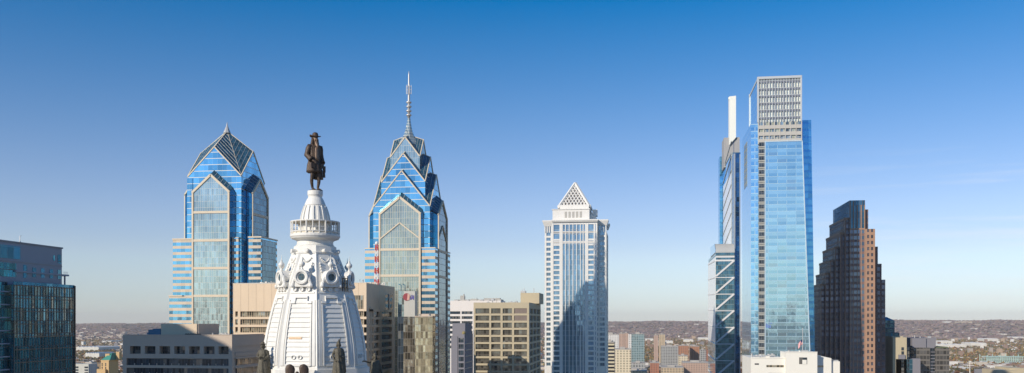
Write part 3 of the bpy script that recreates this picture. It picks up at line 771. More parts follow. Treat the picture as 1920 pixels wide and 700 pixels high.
for k in range(8):
    pn = MB()
    # stepped frame: outer raised band, recess, louvre boards
    for s0, s1 in ((-.90,-.74), (.74,.90)): patch(pn, k, s0, s1, 564, 682, .16, n=9)
    for s0, s1 in ((-.70,-.63), (.63,.70)): patch(pn, k, s0, s1, 572, 682, .26, n=9)
    patch(pn, k, -.70, -.42, 566.5, 570.5, .30, n=1); patch(pn, k, .42, .70, 566.5, 570.5, .30, n=1)
    for s in (-.42, .38): patch(pn, k, s, s+.04, 560, 570.5, .28, n=1)
    patch(pn, k, -.42, .42, 557, 560.5, .34, n=1)
    patch(pn, k, -.63, .63, 679, 683, .22, n=1)
    patch(pn, k, -.86, .86, 549.5, 552, .12, n=1)
    f = pn.build('panel_frame', M['iron'], ht)
    lv = MB(); y = 562
    while y < 676:
        w_ = .40 if y < 570 else .60
        patch(lv, k, -w_, w_, y, y+8.0, .015, .15, n=2); y += 8.7
    for s in (-.22, .12):
        c = S8(k, s, 667, .2); nm = (math.cos(A8[k]-R(22.5)), math.sin(A8[k]-R(22.5)), 0); lv.ring(c, nm, .34, .09, 14, 5)
    lv.build('louvre', M['iron'], ht)
    am = A8[k]-R(22.5); nm = Vector((math.cos(am), math.sin(am), 0)); tg = Vector((-nm.y, nm.x, 0))
    for s in (-.52, -.02, .46):
        o = MB(); c = Vector(S8(k, s, 545, .12)); o.tube(c-nm*.2, c+nm*.22, .40, .34, 12); o.ring(c+nm*.24, nm, .30, .11, 14, 5); o.build('roundel', M['iron'], ht)
    # dormer with a round eye, hood and urn
    yc = 523; base = Vector(S8(k, 0, yc, 0)); fr = Vector(S8(k, 0, 540, .75)); cpt = Vector((fr.x, fr.y, zh(yc)))
    dm = MB()
    dm.tube(base-nm*1.6, cpt, 1.30, 1.30, 20)
    zc = cpt.z
    for s in (-1, 1):     # cheeks flaring down as scrolls
        pts = [cpt+tg*s*1.15+Vector((0,0,.3)), cpt+tg*s*1.5+Vector((0,0,-.7)), cpt+tg*s*1.75+Vector((0,0,-1.55))]
        for a, b in zip(pts, pts[1:]): dm.tube(a-nm*.1, b-nm*.1, .30, .34, 8)
        dm.ball(tuple(pts[2]-nm*.05), .42, .42, .40, 8, 6)
    dm.loft([[tuple(cpt+tg*a-nm*b+Vector((0,0,z))) for a, b in ((-1.7,0),(1.7,0),(1.7,1.9),(-1.7,1.9))] for z in (-1.75, -.9)])
    d_ = dm.build('dormer', M['iron'], ht)
    hd = MB(); hd.ring(cpt+nm*.12, nm, 1.12, .30, 22, 6); hd.ring(cpt+nm*.02, nm, .78, .14, 18, 5)
    hd.build('hood', M['iron'], d_)
    ey = MB(); ey.tube(cpt-nm*.2, cpt+nm*.08, .66, .66, 16); ey.build('round_window', glass('eye_dark', (.06,.10,.12), .3, .2, .5, .6, .06, .06, (.1,.1,.1), var=.5) if k == 0 else bpy.data.materials['eye_dark'], d_)
    ur = MB(); b = (cpt.x-nm.x*.25, cpt.y-nm.y*.25); z = cpt.z+1.25
    ur.rev(b[0], b[1], [(.42,z-.2),(.30,z+.15),(.16,z+.4),(.20,z+.6),(.48,z+.85),(.58,z+1.15),(.42,z+1.45),(.14,z+1.65),(.22,z+1.8),(.07,z+2.05),(.02,z+2.9)], 12)
    ur.build('urn', M['iron'], d_, smooth=True)
    sw = MB()
    for q in range(9):
        u_ = -.5+q/8; c = S8(k, u_*.95, 487+5.5*(1-(2*u_)**2)*1.2, .13); sw.ball(c, .17, .17, .17, 6, 4)
    sw.build('garland', M['iron'], ht)
    for s in (-.62, .62):
        sw = MB()
        for q in range(6): sw.ball(S8(k, s*(1-.04*q), 497+5*q, .13), .2, .2, .24, 6, 4)
        sw.build('garland', M['iron'], ht)
    # console block at the corner under the drum
    c = (hx+4.55*math.cos(A8[k]), hy+4.55*math.sin(A8[k])); co_ = MB()
    a = A8[k]; p = Vector((hx+3.7*math.cos(a), hy+3.7*math.sin(a), zh(474))); q = Vector((hx+5.0*math.cos(a), hy+5.0*math.sin(a), zh(472)))
    if k % 1 == 0:
        am2 = am; p = Vector((hx+3.4*nm.x, hy+3.4*nm.y, zh(473.5))); q = Vector((hx+4.75*nm.x, hy+4.75*nm.y, zh(472.5)))
        co_.tube(p, q, .38, .36, 10)
    co_.build('console', M['iron'], ht)
rs_ = MB(); patch(rs_, 0, -.52, .18, 629.5, 634.5, .13, .17, n=1); rs_.build('rust_streak', pbr('rust_paint', (.72,.50,.30), .7, var=.2, scale=1.2), ht)
# octagonal collar and round drum
dr = MB()
dr.loft([[(hx+r0*math.cos(a), hy+r0*math.sin(a), zh(y)) for a in A8] for r0, y in ((4.1,480),(4.35,477.5),(4.35,475),(3.95,474),(3.9,463.5),(3.6,462))])
dr.rev(hx, hy, [(3.5,zh(463)),(3.55,zh(461)),(3.35,zh(459.5)),(3.35,zh(453)),(3.7,zh(451)),(4.35,zh(449)),(4.5,zh(446.5)),(4.62,zh(445)),(4.62,zh(441.5)),(4.4,zh(440)),(4.4,zh(438.5))], 40)
dr.build('drum', M['iron'], ht)
bl = MB()
bl.rev(hx, hy, [(4.46,zh(418)),(4.58,zh(418)),(4.58,zh(416.4)),(4.46,zh(416.4))], 40)
for i in range(24):
    a = 2*math.pi*i/24; c = (hx+4.48*math.cos(a), hy+4.48*math.sin(a))
    bl.tube((c[0],c[1],zh(440)), (c[0],c[1],zh(417)), .10 if i % 3 else .16, None, 6)
bl.ring((hx,hy,zh(417.5)), (0,0,1), 4.48, .13, 40, 6); bl.ring((hx,hy,zh(436.5)), (0,0,1), 4.48, .10, 40, 6); bl.ring((hx,hy,zh(429)), (0,0,1), 4.48, .05, 40, 5)
bl.build('balcony_railing', M['iron'], ht)
bk = MB(); bk.rev(hx, hy, [(4.42,zh(440)),(4.42,zh(436.2))], 40); bk.build('balcony_kerb', M['iron_stain'], ht)
cu = MB(); cu.rev(hx, hy, [(2.75,zh(441)),(2.75,zh(419)),(2.6,zh(415)),(2.52,zh(408)),(2.35,zh(400)),(2.1,zh(392)),(1.9,zh(387)),(1.98,zh(385.5)),(1.85,zh(382)),(1.6,zh(376)),(1.3,zh(371)),(1.2,zh(369))], 32)
cu.build('cupola', M['iron'], ht, smooth=False)
for i in range(16):
    a = 2*math.pi*(i+.5)/16; rb_ = MB(); rr_ = [(2.62,417),(2.6,412),(2.5,406),(2.32,399),(2.08,392),(1.92,387.5)]
    rings = []
    for r0, y in rr_:
        c = Vector((hx+r0*math.cos(a), hy+r0*math.sin(a), zh(y))); n_ = Vector((math.cos(a), math.sin(a), 0)); t_ = Vector((-n_.y, n_.x, 0)); wd = r0*.085
        rings.append([tuple(c+t_*wd-n_*.2), tuple(c-t_*wd-n_*.2), tuple(c-t_*wd*.8+n_*.22), tuple(c+t_*wd*.8+n_*.22)])
    rb_.loft(rings); rb_.build('cupola_rib', M['iron'], ht)
for i in range(8):
    do = MB()
    a = 2*math.pi*(i+.5)/8; do.box(hx+2.75*math.cos(a)-.3, hx+2.75*math.cos(a)+.3, hy+2.75*math.sin(a)-.3, hy+2.75*math.sin(a)+.3, zh(438), zh(422)); do.build('pilaster', M['iron'], ht)
pd = MB(); pd.rev(hx, hy, [(1.2,zh(372)),(1.28,zh(369.5)),(1.36,zh(367)),(1.42,zh(366)),(1.42,zh(359.5)),(1.36,zh(358.6))], 28); pd.build('pedestal', M['iron'], ht)

# ------------------------------------------------------------ the standing bronze figure
Vr = Vector((math.cos(R(22)), math.sin(R(22)), 0)); Vb = Vector((-math.sin(R(22)), math.cos(R(22)), 0))
Z0 = zh(358.4); SC = 5.9
def figtf(cx_, cy_, z0, sc, rot=0.0):
    a = Vector((Vr.x*math.cos(rot)+Vb.x*math.sin(rot), Vr.y*math.cos(rot)+Vb.y*math.sin(rot), 0)); b = Vector((-a.y, a.x, 0))
    return lambda p: Vector((cx_, cy_, z0)) + a*p[0]*sc*.93 + b*p[1]*sc + Vector((0,0,1))*p[2]*sc
tf = figtf(hx, hy, Z0, SC, R(26))
wp = thing('statue', 'dark bronze statue of a man in a long coat and broad hat on the cupola', 'statue', (hx, hy, Z0))
J = [(0.0,.02,.98,.125),(0.0,.02,1.13,.125),(0.0,.02,1.30,.15),(0,.03,1.46,.095),(0,.02,1.54,.06),(0,-.005,1.64,.082),(0,0,1.73,.06),   # 0-6 trunk, neck, head
     (-.10,.02,.92,.105),(-.12,-.02,.52,.066),(-.115,.04,.30,.058),(-.065,.06,.08,.04),(-.075,-.06,.035,.036),(-.085,-.13,.025,.024),    # 7-12 right leg
     (.11,.02,.92,.105),(.10,-.05,.52,.066),(.125,-.03,.30,.058),(.095,.0,.08,.04),(.11,-.12,.035,.036),(.12,-.19,.025,.024),            # 13-18 left leg
     (-.19,.02,1.42,.068),(-.29,.05,1.15,.054),(-.20,-.10,.98,.038),(-.17,-.16,.93,.03),                                               # 19-22 right arm
     (.19,.02,1.42,.068),(.245,.04,1.13,.054),(.25,-.03,.90,.038),(.255,-.06,.84,.03)]                                                 # 23-26 left arm
E = [(0,1),(1,2),(2,3),(3,4),(4,5),(5,6),(0,7),(7,8),(8,9),(9,10),(10,11),(11,12),(0,13),(13,14),(14,15),(15,16),(16,17),(17,18),(2,19),(19,20),(20,21),(21,22),(2,23),(23,24),(24,25),(25,26)]
def add_hand(J, E, wi, d, pn, lat, s=1.0):
    """five finger chains rooted in the palm; d finger direction, pn palm normal, lat thumb side"""
    b = Vector(J[wi][:3]); d = Vector(d).normalized(); pn = Vector(pn).normalized(); lat = Vector(lat).normalized()
    J.append(tuple(b+d*.045*s)+(.026*s,)); palm = len(J)-1; E.append((wi, palm))
    for i, (o, L) in enumerate(((-.030,.062),(-.010,.074),(.010,.080),(.030,.072))):
        k = b+d*.085*s+lat*o*s; J.append(tuple(k)+(.0095*s,)); a = len(J)-1; E.append((palm, a))
        J.append(tuple(k+(d*.75+pn*.45)*L*.55*s)+(.0085*s,)); E.append((a, a+1))
        J.append(tuple(k+(d*.75+pn*.45)*L*.55*s+(d*.25+pn*.9)*L*.5*s)+(.0075*s,)); E.append((a+1, a+2))
    k = b+d*.03*s+lat*.045*s; J.append(tuple(k)+(.012*s,)); a = len(J)-1; E.append((palm, a))
    J.append(tuple(k+(d*.7+lat*.5+pn*.3)*.05*s)+(.0095*s,)); E.append((a, a+1))
add_hand(J, E, 22, (.35,-.75,-.45), (.4,.1,-.9), (.6,.2,.5))
add_hand(J, E, 26, (.1,-.35,-.95), (-.7,-.5,0), (-.2,-.9,.3))
skin('body', J, E, M['bronze'], wp, tf)
def shell(name, secs, mat, par, tf, n=28, fold=0.0, folds=7, ph=0.0, a0=0.0, a1=2*math.pi, smooth=True):
    """secs: (cx, cy, z, rx, ry); a cloth-like loft with folds that grow downward"""
    mb = MB(); rings = []; N_ = len(secs)
    for i, (cx_, cy_, z, rx_, ry_) in enumerate(secs):
        f = i/(N_-1); ring_ = []
        for q in range(n):
            t = a0+(a1-a0)*q/n; m_ = 1+fold*f*math.sin(folds*t+ph+z*3)+fold*.5*f*math.sin(2.7*folds*t+2*ph)
            ring_.append(tuple(tf((cx_+rx_*m_*math.cos(t), cy_+ry_*m_*math.sin(t), z))))
        rings.append(ring_)
    mb.loft(rings); return mb.build(name, mat, par, smooth=smooth)
def slv(name, pts, mat, par, tf, n=14, w=1.0):
    mb = MB(); rings = []
    P_ = [Vector(p[:3]) for p in pts]
    for i, p in enumerate(pts):
        d = (P_[min(i+1, len(P_)-1)]-P_[max(i-1, 0)]).normalized(); u = Vector((0,1,0)) if abs(d.y) < .8 else Vector((1,0,0))
        a = d.cross(u).normalized(); b = a.cross(d)
        rings.append([tuple(tf(P_[i]+(a*math.cos(2*math.pi*q/n)+b*math.sin(2*math.pi*q/n))*p[3]*(1+.06*math.sin(3*q+i*2)))) for q in range(n)])
    mb.loft(rings); return mb.build(name, mat, par, smooth=True)
# frock coat: closed behind, flared skirts, front parting on the pale waistcoat
coat = shell('coat', [(0,.03,1.475,.11,.08),(0,.03,1.44,.21,.105),(0,.03,1.36,.235,.135),(0,.02,1.22,.205,.14),(-.01,.02,1.07,.185,.14),(-.01,.02,.97,.205,.155),(-.02,.03,.82,.235,.185),(-.02,.03,.66,.255,.205),(-.02,.03,.58,.262,.21)],
             M['bronze'], wp, tf, 40, .10, 6, .8)
shell('coat_tail', [(.12,.05,.80,.13,.13),(.14,.06,.62,.155,.15),(.15,.07,.47,.165,.155),(.155,.07,.39,.16,.15)], M['bronze'], wp, tf, 20, .12, 4, .3)
shell('waistcoat', [(0,-.065,1.46,.05,.05),(-.01,-.075,1.36,.085,.085),(-.015,-.08,1.2,.085,.09),(-.015,-.08,1.06,.08,.09),(0,-.09,.94,.07,.08)], M['bronze_light'], wp, tf, 16, .05, 3)
shell('cravat', [(0,-.06,1.56,.045,.04),(0,-.09,1.50,.06,.05),(0,-.135,1.42,.05,.045),(.0,-.15,1.33,.03,.035)], M['bronze_light'], wp, tf, 12, .15, 5)
fl_ = MB()
for s, xx in ((-1,-.075), (1,.075)):
    fl_.loft([[tuple(tf((xx+s*a_, b_, z))) for a_, b_ in ((-.02,-.14),(.045,-.12),(.045,-.09),(-.02,-.11))] for z in (1.42,1.25,1.08,.96)])
    fl_.loft([[tuple(tf((s*.17+a_, -.13+b_-(.9-z)*.10, z))) for a_, b_ in ((-.07,-.025),(.07,-.025),(.07,.02),(-.07,.02))] for z in (.86,.84,.72,.71)])
fl_.build('lapel', M['bronze'], coat)
slv('sleeve', [(-.19,.02,1.44,.075),(-.235,.03,1.33,.088),(-.27,.045,1.2,.082),(-.295,.05,1.13,.085),(-.265,-.01,1.07,.08),(-.23,-.06,1.01,.09),(-.21,-.09,.985,.105),(-.20,-.10,.97,.10)], M['bronze'], wp, tf)
slv('sleeve', [(.19,.02,1.44,.075),(.225,.03,1.33,.086),(.24,.04,1.2,.078),(.25,.04,1.1,.078),(.255,.0,.98,.085),(.26,-.02,.90,.10),(.262,-.03,.885,.095)], M['bronze'], wp, tf)
# head: hair, face, hat
hr = MB()
for (x_, y_, z_, a_, b_, c_) in ((0,.04,1.66,.105,.095,.10),(-.085,.02,1.60,.05,.06,.10),(.085,.02,1.60,.05,.06,.10),(-.10,.02,1.51,.055,.06,.09),(.10,.02,1.51,.05,.06,.09),(-.10,.0,1.44,.05,.05,.06),(.095,.0,1.45,.045,.05,.06),(0,.08,1.53,.10,.06,.12)):
    c = tf((x_,y_,z_)); hr.ball(tuple(c), a_*SC, b_*SC, c_*SC, 14, 8, .04)
hr.build('hair', M['bronze'], wp, smooth=True)
fc = MB(); c = tf((0,-.035,1.635)); fc.ball(tuple(c), .066*SC, .062*SC, .10*SC, 16, 10)
for (x_, y_, z_, r_) in ((0,-.105,1.625,.017),(0,-.098,1.645,.013),(-.024,-.088,1.655,.012),(.024,-.088,1.655,.012),(0,-.097,1.59,.020),(-.014,-.095,1.59,.013),(.014,-.095,1.59,.013),(0,-.088,1.55,.026),(-.04,-.078,1.61,.022),(.04,-.078,1.61,.022)):
    c = tf((x_,y_,z_)); fc.ball(tuple(c), r_*SC, r_*SC, r_*SC, 8, 6)
c = tf((0,-.09,1.668)); fc.ball(tuple(c), .05*SC, .014*SC, .012*SC, 8, 5)
fc.build('face', M['bronze_light'], wp, smooth=True)
ha = MB(); rings = []
for rr_, zz_, up in ((.10,1.705,0),(.19,1.715,.035),(.195,1.735,.04),(.11,1.745,.01),(.105,1.79,0),(.085,1.84,0),(.04,1.86,0)):
    rings.append([tuple(tf((rr_*1.0*math.cos(t)*(1 if rr_ > .12 else .95), rr_*(.85 if rr_ > .12 else 1)*math.sin(t), zz_+up*(math.cos(t)**4)-.5*up*abs(math.sin(t))*(1 if math.sin(t) < 0 else 0)))) for t in [2*math.pi*q/24 for q in range(24)]])
ha.loft(rings); ha.build('hat', M['bronze'], wp, smooth=True)
sc_ = MB(); sc_.tube(tf((.27,-.10,.74)), tf((.30,-.07,.44)), .035*SC, .04*SC, 10); sc_.loft([[tuple(tf((.27+a_, -.11+b_, z))) for a_, b_ in ((-.05,-.008),(.06,-.008),(.06,.008),(-.05,.008))] for z in (.80,.60)]); sc_.build('scroll', M['bronze'], wp)
bt = MB()
for (x_, y_, z_) in ((-.075,-.05,.035),(.108,-.09,.035)):
    c = tf((x_,y_,z_)); bt.ball(tuple(c), .055*SC, .10*SC, .038*SC, 12, 6)
bt.build('shoe', M['bronze'], wp, smooth=True)
plt = MB(); c = tf((.02,-.02,0)); plt.rev(c.x, c.y, [(1.25, Z0-.02), (1.25, Z0+.12)], 16); plt.build('plinth', M['bronze'], wp)

# ------------------------------------------------------------ figures at the foot of the tower
def robed(px, t, ytop, label, rot, arms, hatty=False, headtop=1.0, height=7.3, child=False):
    x, y = PT(px, t); z0 = ZT(ytop, t)-height; sc = height/1.78; tf = figtf(x, y, z0, sc, rot)
    rt_ = thing('statue', label, 'statue', (x, y, z0), 'bronze figures round the foot of the tower')
    J = [(0,0,.95,.13),(0,0,1.15,.12),(0,0,1.34,.14),(0,0,1.45,.08),(0,0,1.52,.05),(.0,-.01,1.62,.078),(0,0,1.70,.058),
         (-.1,0,.85,.1),(-.1,0,.45,.065),(-.1,.02,.06,.045),(-.1,-.12,.03,.03),(.1,0,.85,.1),(.11,-.06,.45,.065),(.1,0,.06,.045),(.1,-.13,.03,.03)]
    E = [(0,1),(1,2),(2,3),(3,4),(4,5),(5,6),(0,7),(7,8),(8,9),(9,10),(0,11),(11,12),(12,13),(13,14)]
    for s, pts in zip((-1, 1), arms):
        J.append((s*.18,0,1.40,.062)); a = len(J)-1; E.append((2, a))
        for i, p in enumerate(pts): J.append(tuple(p)+((.05,.038,.03)[i],)); E.append((len(J)-2, len(J)-1))
        w_ = len(J)-1; d = Vector(J[w_][:3])-Vector(J[w_-1][:3]); add_hand(J, E, w_, d, (0.1,-.3,-.9) if abs(d.z) < .1 else (-s,-.2,0), (0,-.7,.7) if abs(d.z) < .1 else (0,-1,0))
    skin('body', J, E, M['bronze2'], rt_, tf)
    shell('robe', [(0,0,1.47,.10,.08),(0,0,1.42,.20,.12),(0,0,1.28,.215,.15),(0,0,1.10,.175,.14),(0,0,.98,.20,.16),(0,0,.7,.25,.20),(.0,0,.35,.28,.22),(0,0,.05,.31,.25)], M['bronze2'], rt_, tf, 48, .13, 8, px*.1)
    shell('cloak', [(.07,.06,1.46,.10,.07),(.10,.07,1.38,.16,.12),(.13,.06,1.1,.17,.15),(.15,.06,.8,.17,.17),(.16,.06,.4,.18,.18)], M['bronze2'], rt_, tf, 28, .14, 6, 1.0)
    h_ = MB()
    for (x_,y_,z_,r_) in ((0,.03,1.66,.095),(-.07,.02,1.58,.055),(.07,.02,1.58,.055),(0,.07,1.54,.075),(0,.0,1.71,.07)):
        h_.ball(tuple(tf((x_,y_,z_))), r_*sc, r_*sc, r_*sc*1.05, 10, 7, .05)
    h_.build('hair', M['bronze2'], rt_, smooth=True)
    f_ = MB(); f_.ball(tuple(tf((0,-.035,1.62))), .06*sc, .06*sc, .088*sc, 12, 8)
    for (x_,y_,z_,r_) in ((0,-.1,1.61,.015),(-.022,-.085,1.64,.011),(.022,-.085,1.64,.011),(0,-.09,1.575,.016),(0,-.08,1.54,.02)): f_.ball(tuple(tf((x_,y_,z_))), r_*sc, r_*sc, r_*sc, 6, 5)
    f_.build('face', M['bronze2'], rt_, smooth=True)
    if hatty:
        hh = MB(); hh.loft([[tuple(tf((a_*math.cos(t_), a_*math.sin(t_), z_))) for t_ in [2*math.pi*q/16 for q in range(16)]] for a_, z_ in ((.14,1.69),(.15,1.71),(.08,1.73),(.07,1.79),(.03,1.81))]); hh.build('hat', M['bronze2'], rt_, smooth=True)
    st = MB(); st.box(x-1.6, x+1.6, y-1.6, y+1.6, z0-1.2, z0); st.build('plinth', M['iron'], rt_)
    return rt_, tf, sc, z0
robed(493, 163, 642, 'bronze figure in a long robe standing left of the white tower', R(-20), [[(-.27,.0,1.15),(-.12,-.16,1.12),(-.05,-.2,1.14)], [(.26,0,1.15),(.16,-.18,1.05),(.08,-.22,1.06)]], True)
r_, tf_, sc_2, z_2 = robed(635, 160, 639, 'bronze figure in a feathered headdress before the white tower', R(10), [[(-.28,.02,1.15),(-.24,-.12,.95),(-.18,-.18,.93)], [(.26,0,1.13),(.12,-.18,1.05),(.03,-.22,1.10)]])
ft = MB(); ft.tube(tf_((.03,.02,1.70)), tf_((.13,.05,1.93)), .035*sc_2, .01*sc_2, 6); ft.tube(tf_((-.01,.02,1.72)), tf_((.04,.05,1.86)), .04*sc_2, .012*sc_2, 6); ft.build('feather', M['bronze2'], r_)
robed(703, 166, 662, 'bronze figure holding one arm straight out beside the white tower', R(10), [[(-.33,-.05,1.36),(-.50,-.1,1.42),(-.56,-.12,1.42)], [(.28,0,1.15),(.30,-.08,.95),(.30,-.12,.9)]])
# eagle with half-raised wings
x, y = PT(557, 158); z = ZT(687, 158)
eg = thing('eagle_sculpture', 'dark bronze eagle with raised wings at the foot of the white tower', 'sculpture', (x, y, z-6))
tfe = figtf(x, y, z-6, 1.0, 0)
b = MB(); b.loft([[tuple(tfe((r0*math.cos(t_), yy+r0*.8*math.sin(t_), zz_))) for t_ in [2*math.pi*q/14 for q in range(14)]] for r0, yy, zz_ in ((.35,.3,.2),(.75,.2,1.2),(.95,.0,2.4),(.8,-.1,3.4),(.45,-.2,4.1),(.32,-.3,4.5),(.4,-.35,4.8),(.2,-.35,5.1))])
b.tube(tfe((0,-.65,4.85)), tfe((0,-1.05,4.65)), .17, .03, 8); b.build('body', M['bronze'], eg, smooth=True)
for s in (-1, 1):
    wg = MB()
    secs = [(.7,2.2,.9,1.3),(1.1,3.6,.8,1.5),(1.3,4.9,.95,1.2),(1.25,5.6,1.0,.8),(1.25,6.1,.75,.3),(1.25,6.35,.2,.3)]
    wg.loft([[tuple(tfe((s*cx_+w_*math.cos(t_)*.9, .2+.3*math.sin(t_), cz_+.35*w_*math.cos(t_)*-1*.3))) for t_ in [2*math.pi*q/14 for q in range(14)]] for cx_, cz_, w_, h_ in secs])
    for q in range(6): wg.tube(tfe((s*(1.1+.12*q), .25, 4.6-.3*q)), tfe((s*(1.9+.05*q), .4, 2.6-.3*q)), .16, .05, 6)
    wg.build('wing', M['bronze'], eg, smooth=True)
pb = MB(); pb.box(x-1.6, x+1.6, y-1.6, y+1.6, z-7.5, z-6); pb.build('plinth', M['iron'], eg)
# cage with instruments on the right corner of the tower top
lm = MB(); c = Vector((hx+7.3*math.cos(A8[1]), hy+7.3*math.sin(A8[1]), 0))
for i in range(6):
    a = i*math.pi/3; lm.tube((c.x+.5*math.cos(a), c.y+.5*math.sin(a), zh(548)), (c.x+.5*math.cos(a), c.y+.5*math.sin(a), zh(520+3*(i%2))), .06, None, 5)
for y_ in (524, 533, 541): lm.ring((c.x, c.y, zh(y_)), (0,0,1), .5, .05, 12, 5)
lm.build('light_cage', M['bronze2'], ht)
# ------------------------------------------------------------ dark glass office block (left edge)
V = 262.0
UL = U(28, V)                      # plane of the receding right-hand face
def VU(px, u):                     # depth at which a ray through px meets the plane x = u
    tx = (px-960)/F; t = u/(tx*CT-ST); return t*(CT+tx*ST)
v0, v1 = VU(26, UL), VU(140, UL)
zt = Z(541, 140, v1)
rd = thing('office_tower', 'dark blue glass office tower with a set-back grey top at the left edge', 'office tower', (UL-20, v0+15, 0))
M['dk_side'] = glass('dark_side_glass', (.12,.24,.28), .75, .05, 1.35, 4.1, .12, .3, (.14,.12,.10), var=.6, wob=.06, bigvar=.4, rare=.33, rcol=(.36,.27,.18))  # rare brown panes paint warm reflections into the glass colour
M['dk_low'] = glass('dark_low_glass', (.06,.22,.29), .75, .06, 1.35, 4.1, .10, .3, (.08,.12,.14), var=.5, wob=.03, bigvar=.3, rare=.2, rcol=(.06,.36,.48))
M['dk_grey'] = pbr('grey_metal_panel', (.23,.27,.33), .5, .2, var=.06)
M['dk_teal'] = glass('teal_window', (.05,.20,.30), .6, .08, 3, 5, .1, .1, (.2,.3,.35), var=.3, wob=.03)
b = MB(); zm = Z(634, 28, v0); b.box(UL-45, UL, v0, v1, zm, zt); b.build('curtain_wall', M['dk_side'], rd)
b = MB(); b.box(UL-45, UL-.25, v0+.2, v1-.1, 0, zm); b.build('lower_curtain_wall', M['dk_low'], rd)
f = MB()
n = 22
for k in range(n+1):
    y = v0+(v1-v0)*k/n; f.box(UL-.05, UL+.15, y-.07, y+.07, 40, zt+.2)
for k in range(13): 
    z = zt-4.1*k; f.box(UL-.1, UL+.14, v0, v1, z-.25, z)
f.box(UL-.4, UL+.35, v1-.2, v1+.1, 0, zt+.9)
f.build('mullion', pbr('bronze_mullion', (.16,.125,.095), .45, .3, var=.1), rd)
pr = MB(); pr.box(UL-.3, UL-.1, v0, v1, zt, zt+1.1); pr.box(UL-45, UL, v1-.3, v1-.1, zt, zt+1.1); pr.build('glass_parapet', M['dk_teal'], rd)
# recess in front of it and the nearer glass wing
rc_ = MB(); va = VU(2, UL-2); rc_.box(UL-45, UL-2.2, v0-9, v0-.01, 0, zt+1); rc_.build('recess', M['dk_low'], rd)
fl_ = MB()
for k in range(10): fl_.box(UL-2.2, UL-1.2, v0-8, v0-.05, zt-2-4.1*k-.4, zt-2-4.1*k)
fl_.build('recess_ledge', M['dk_grey'], rd)
nw = MB(); nw.box(UL-45, UL+.2-1.4, 215, v0-9.01, 0, zt+3); nw.build('near_wing', M['dk_low'], rd)
# grey set-back top
U2 = UL-3.5; u0, u1 = VU(-60, U2), VU(116, U2); z2 = Z(467, 116, u1)
tp = MB(); tp.box(U2-36, U2, u0, u1, zt, z2); tp.build('setback_top', M['dk_grey'], rd)
gb = MB(); ya, yb = VU(-55, U2), VU(38, U2); gb.box(U2-.2, U2+.12, ya, yb, z2-5.2, z2-1); gb.build('top_glass_band', M['dk_teal'], rd)
gb = MB(); gb.box(U2-.2, U2+.10, ya, VU(30,U2), z2-11, z2-6.6); gb.build('top_glass_band', M['dk_low'], rd)
for px, a, b_ in ((47,6.8,11.0),(64,7.4,10.6),(80,7.4,10.6),(96,7.4,10.6),(111,7.4,10.6),(80,12.3,14.5),(96,12.3,14.5),(111,2.2,5.2),(101,2.6,4.4)):
    y = VU(px, U2); o = MB(); ww = .9 if px not in (101,) else .35
    o.box(U2-.1, U2+.1, y-ww, y+ww, z2-b_, z2-a); o.build('window', M['dk_teal'] if px not in (101,111) or a > 6 else M['dk_low'], rd)
t = MB(); t.box(U2-36, U2+.3, u0, u1+.3, z2, z2+.5); t.box(U2-.05, U2+.1, u0, u1, z2-6.3, z2-5.9); t.build('roof_edge', pbr('roof_edge_m', (.24,.25,.26), .6, var=.05), rd)
cn_ = MB(); y = VU(40, U2); cn_.box(U2-4, U2+.6, VU(26,U2), u1+3.2, Z(516,116,u1)-.3, Z(516,116,u1)+.25); cn_.box(U2-.2, U2+.2, u1+1.4, u1+1.8, zt, Z(516,116,u1)); cn_.build('canopy', M['dk_grey'], rd)
rl = MB()
for k in range(5): yy = u1+.8+k*.55; rl.bar((U2+.2,yy,Z(516,116,u1)+.2),(U2+.2,yy,Z(511,116,u1)+.2),.06)
rl.bar((U2+.2,u1+.6,Z(511,116,u1)+.2),(U2+.2,u1+3.1,Z(511,116,u1)+.2),.08); rl.build('railing', M['steel'], rd)
ms = MB(); y = VU(40, U2); ms.bar((U2-.5,y,z2),(U2-.5,y,z2+2.6),.16); ms.bar((U2-.5,y,z2+2.5),(U2-.5,y+.7,z2+2.7),.14); ms.ball((U2-.5,y,z2+.7),.28); ms.build('camera_mast', M['steel'], rd)

# unseen tower added off the left edge, shaped to shade the concrete building
tt = thing('office_tower', 'unseen tower added beyond the left edge to shade the concrete office building', 'office tower', (-350, 218, 0))
sb_ = MB(); sb_.loft([[(a, y, b) for a, b in ((-392,0),(-322,0),(-322,226),(-329,231),(-338,235),(-352,240),(-363,246),(-372,250),(-392,250))] for y in (220,232)]); sb_.build('added_shade_block', pbr('off_stone', (.40,.36,.31), .8), tt)
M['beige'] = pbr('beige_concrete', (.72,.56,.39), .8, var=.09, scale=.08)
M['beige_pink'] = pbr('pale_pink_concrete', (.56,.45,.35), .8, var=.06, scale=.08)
M['dark_win'] = glass('dark_window', (.05,.07,.09), .45, .1, 1.5, 4.2, .12, .1, (.10,.10,.10), var=.5, wob=.03, rare=.14, rcol=(.34,.31,.26))
M['mir_win'] = glass('mirror_window', (.30,.27,.20), .6, .1, 1.3, 4.2, .35, .1, (.36,.28,.18), var=.7, wob=.12)

# ------------------------------------------------------------ concrete office building, front in shade (left)
V = 400.0
X = lambda px, dv=0: U(px, V+dv)
ZZ = lambda py, dv=0: Z(py, 330, V+dv)
ro = thing('office_building', 'low grey-beige concrete office building with deep square windows, mostly in shade', 'office building', (X(330), V+18, 0))
fh = ZZ(650)-ZZ(668)
zt = ZZ(629); wm = MB()
wm.box(X(230), X(435), V, V+36, ZZ(649.5), zt)
wm.box(X(230), X(435), V, V+36, ZZ(672.5), ZZ(664))
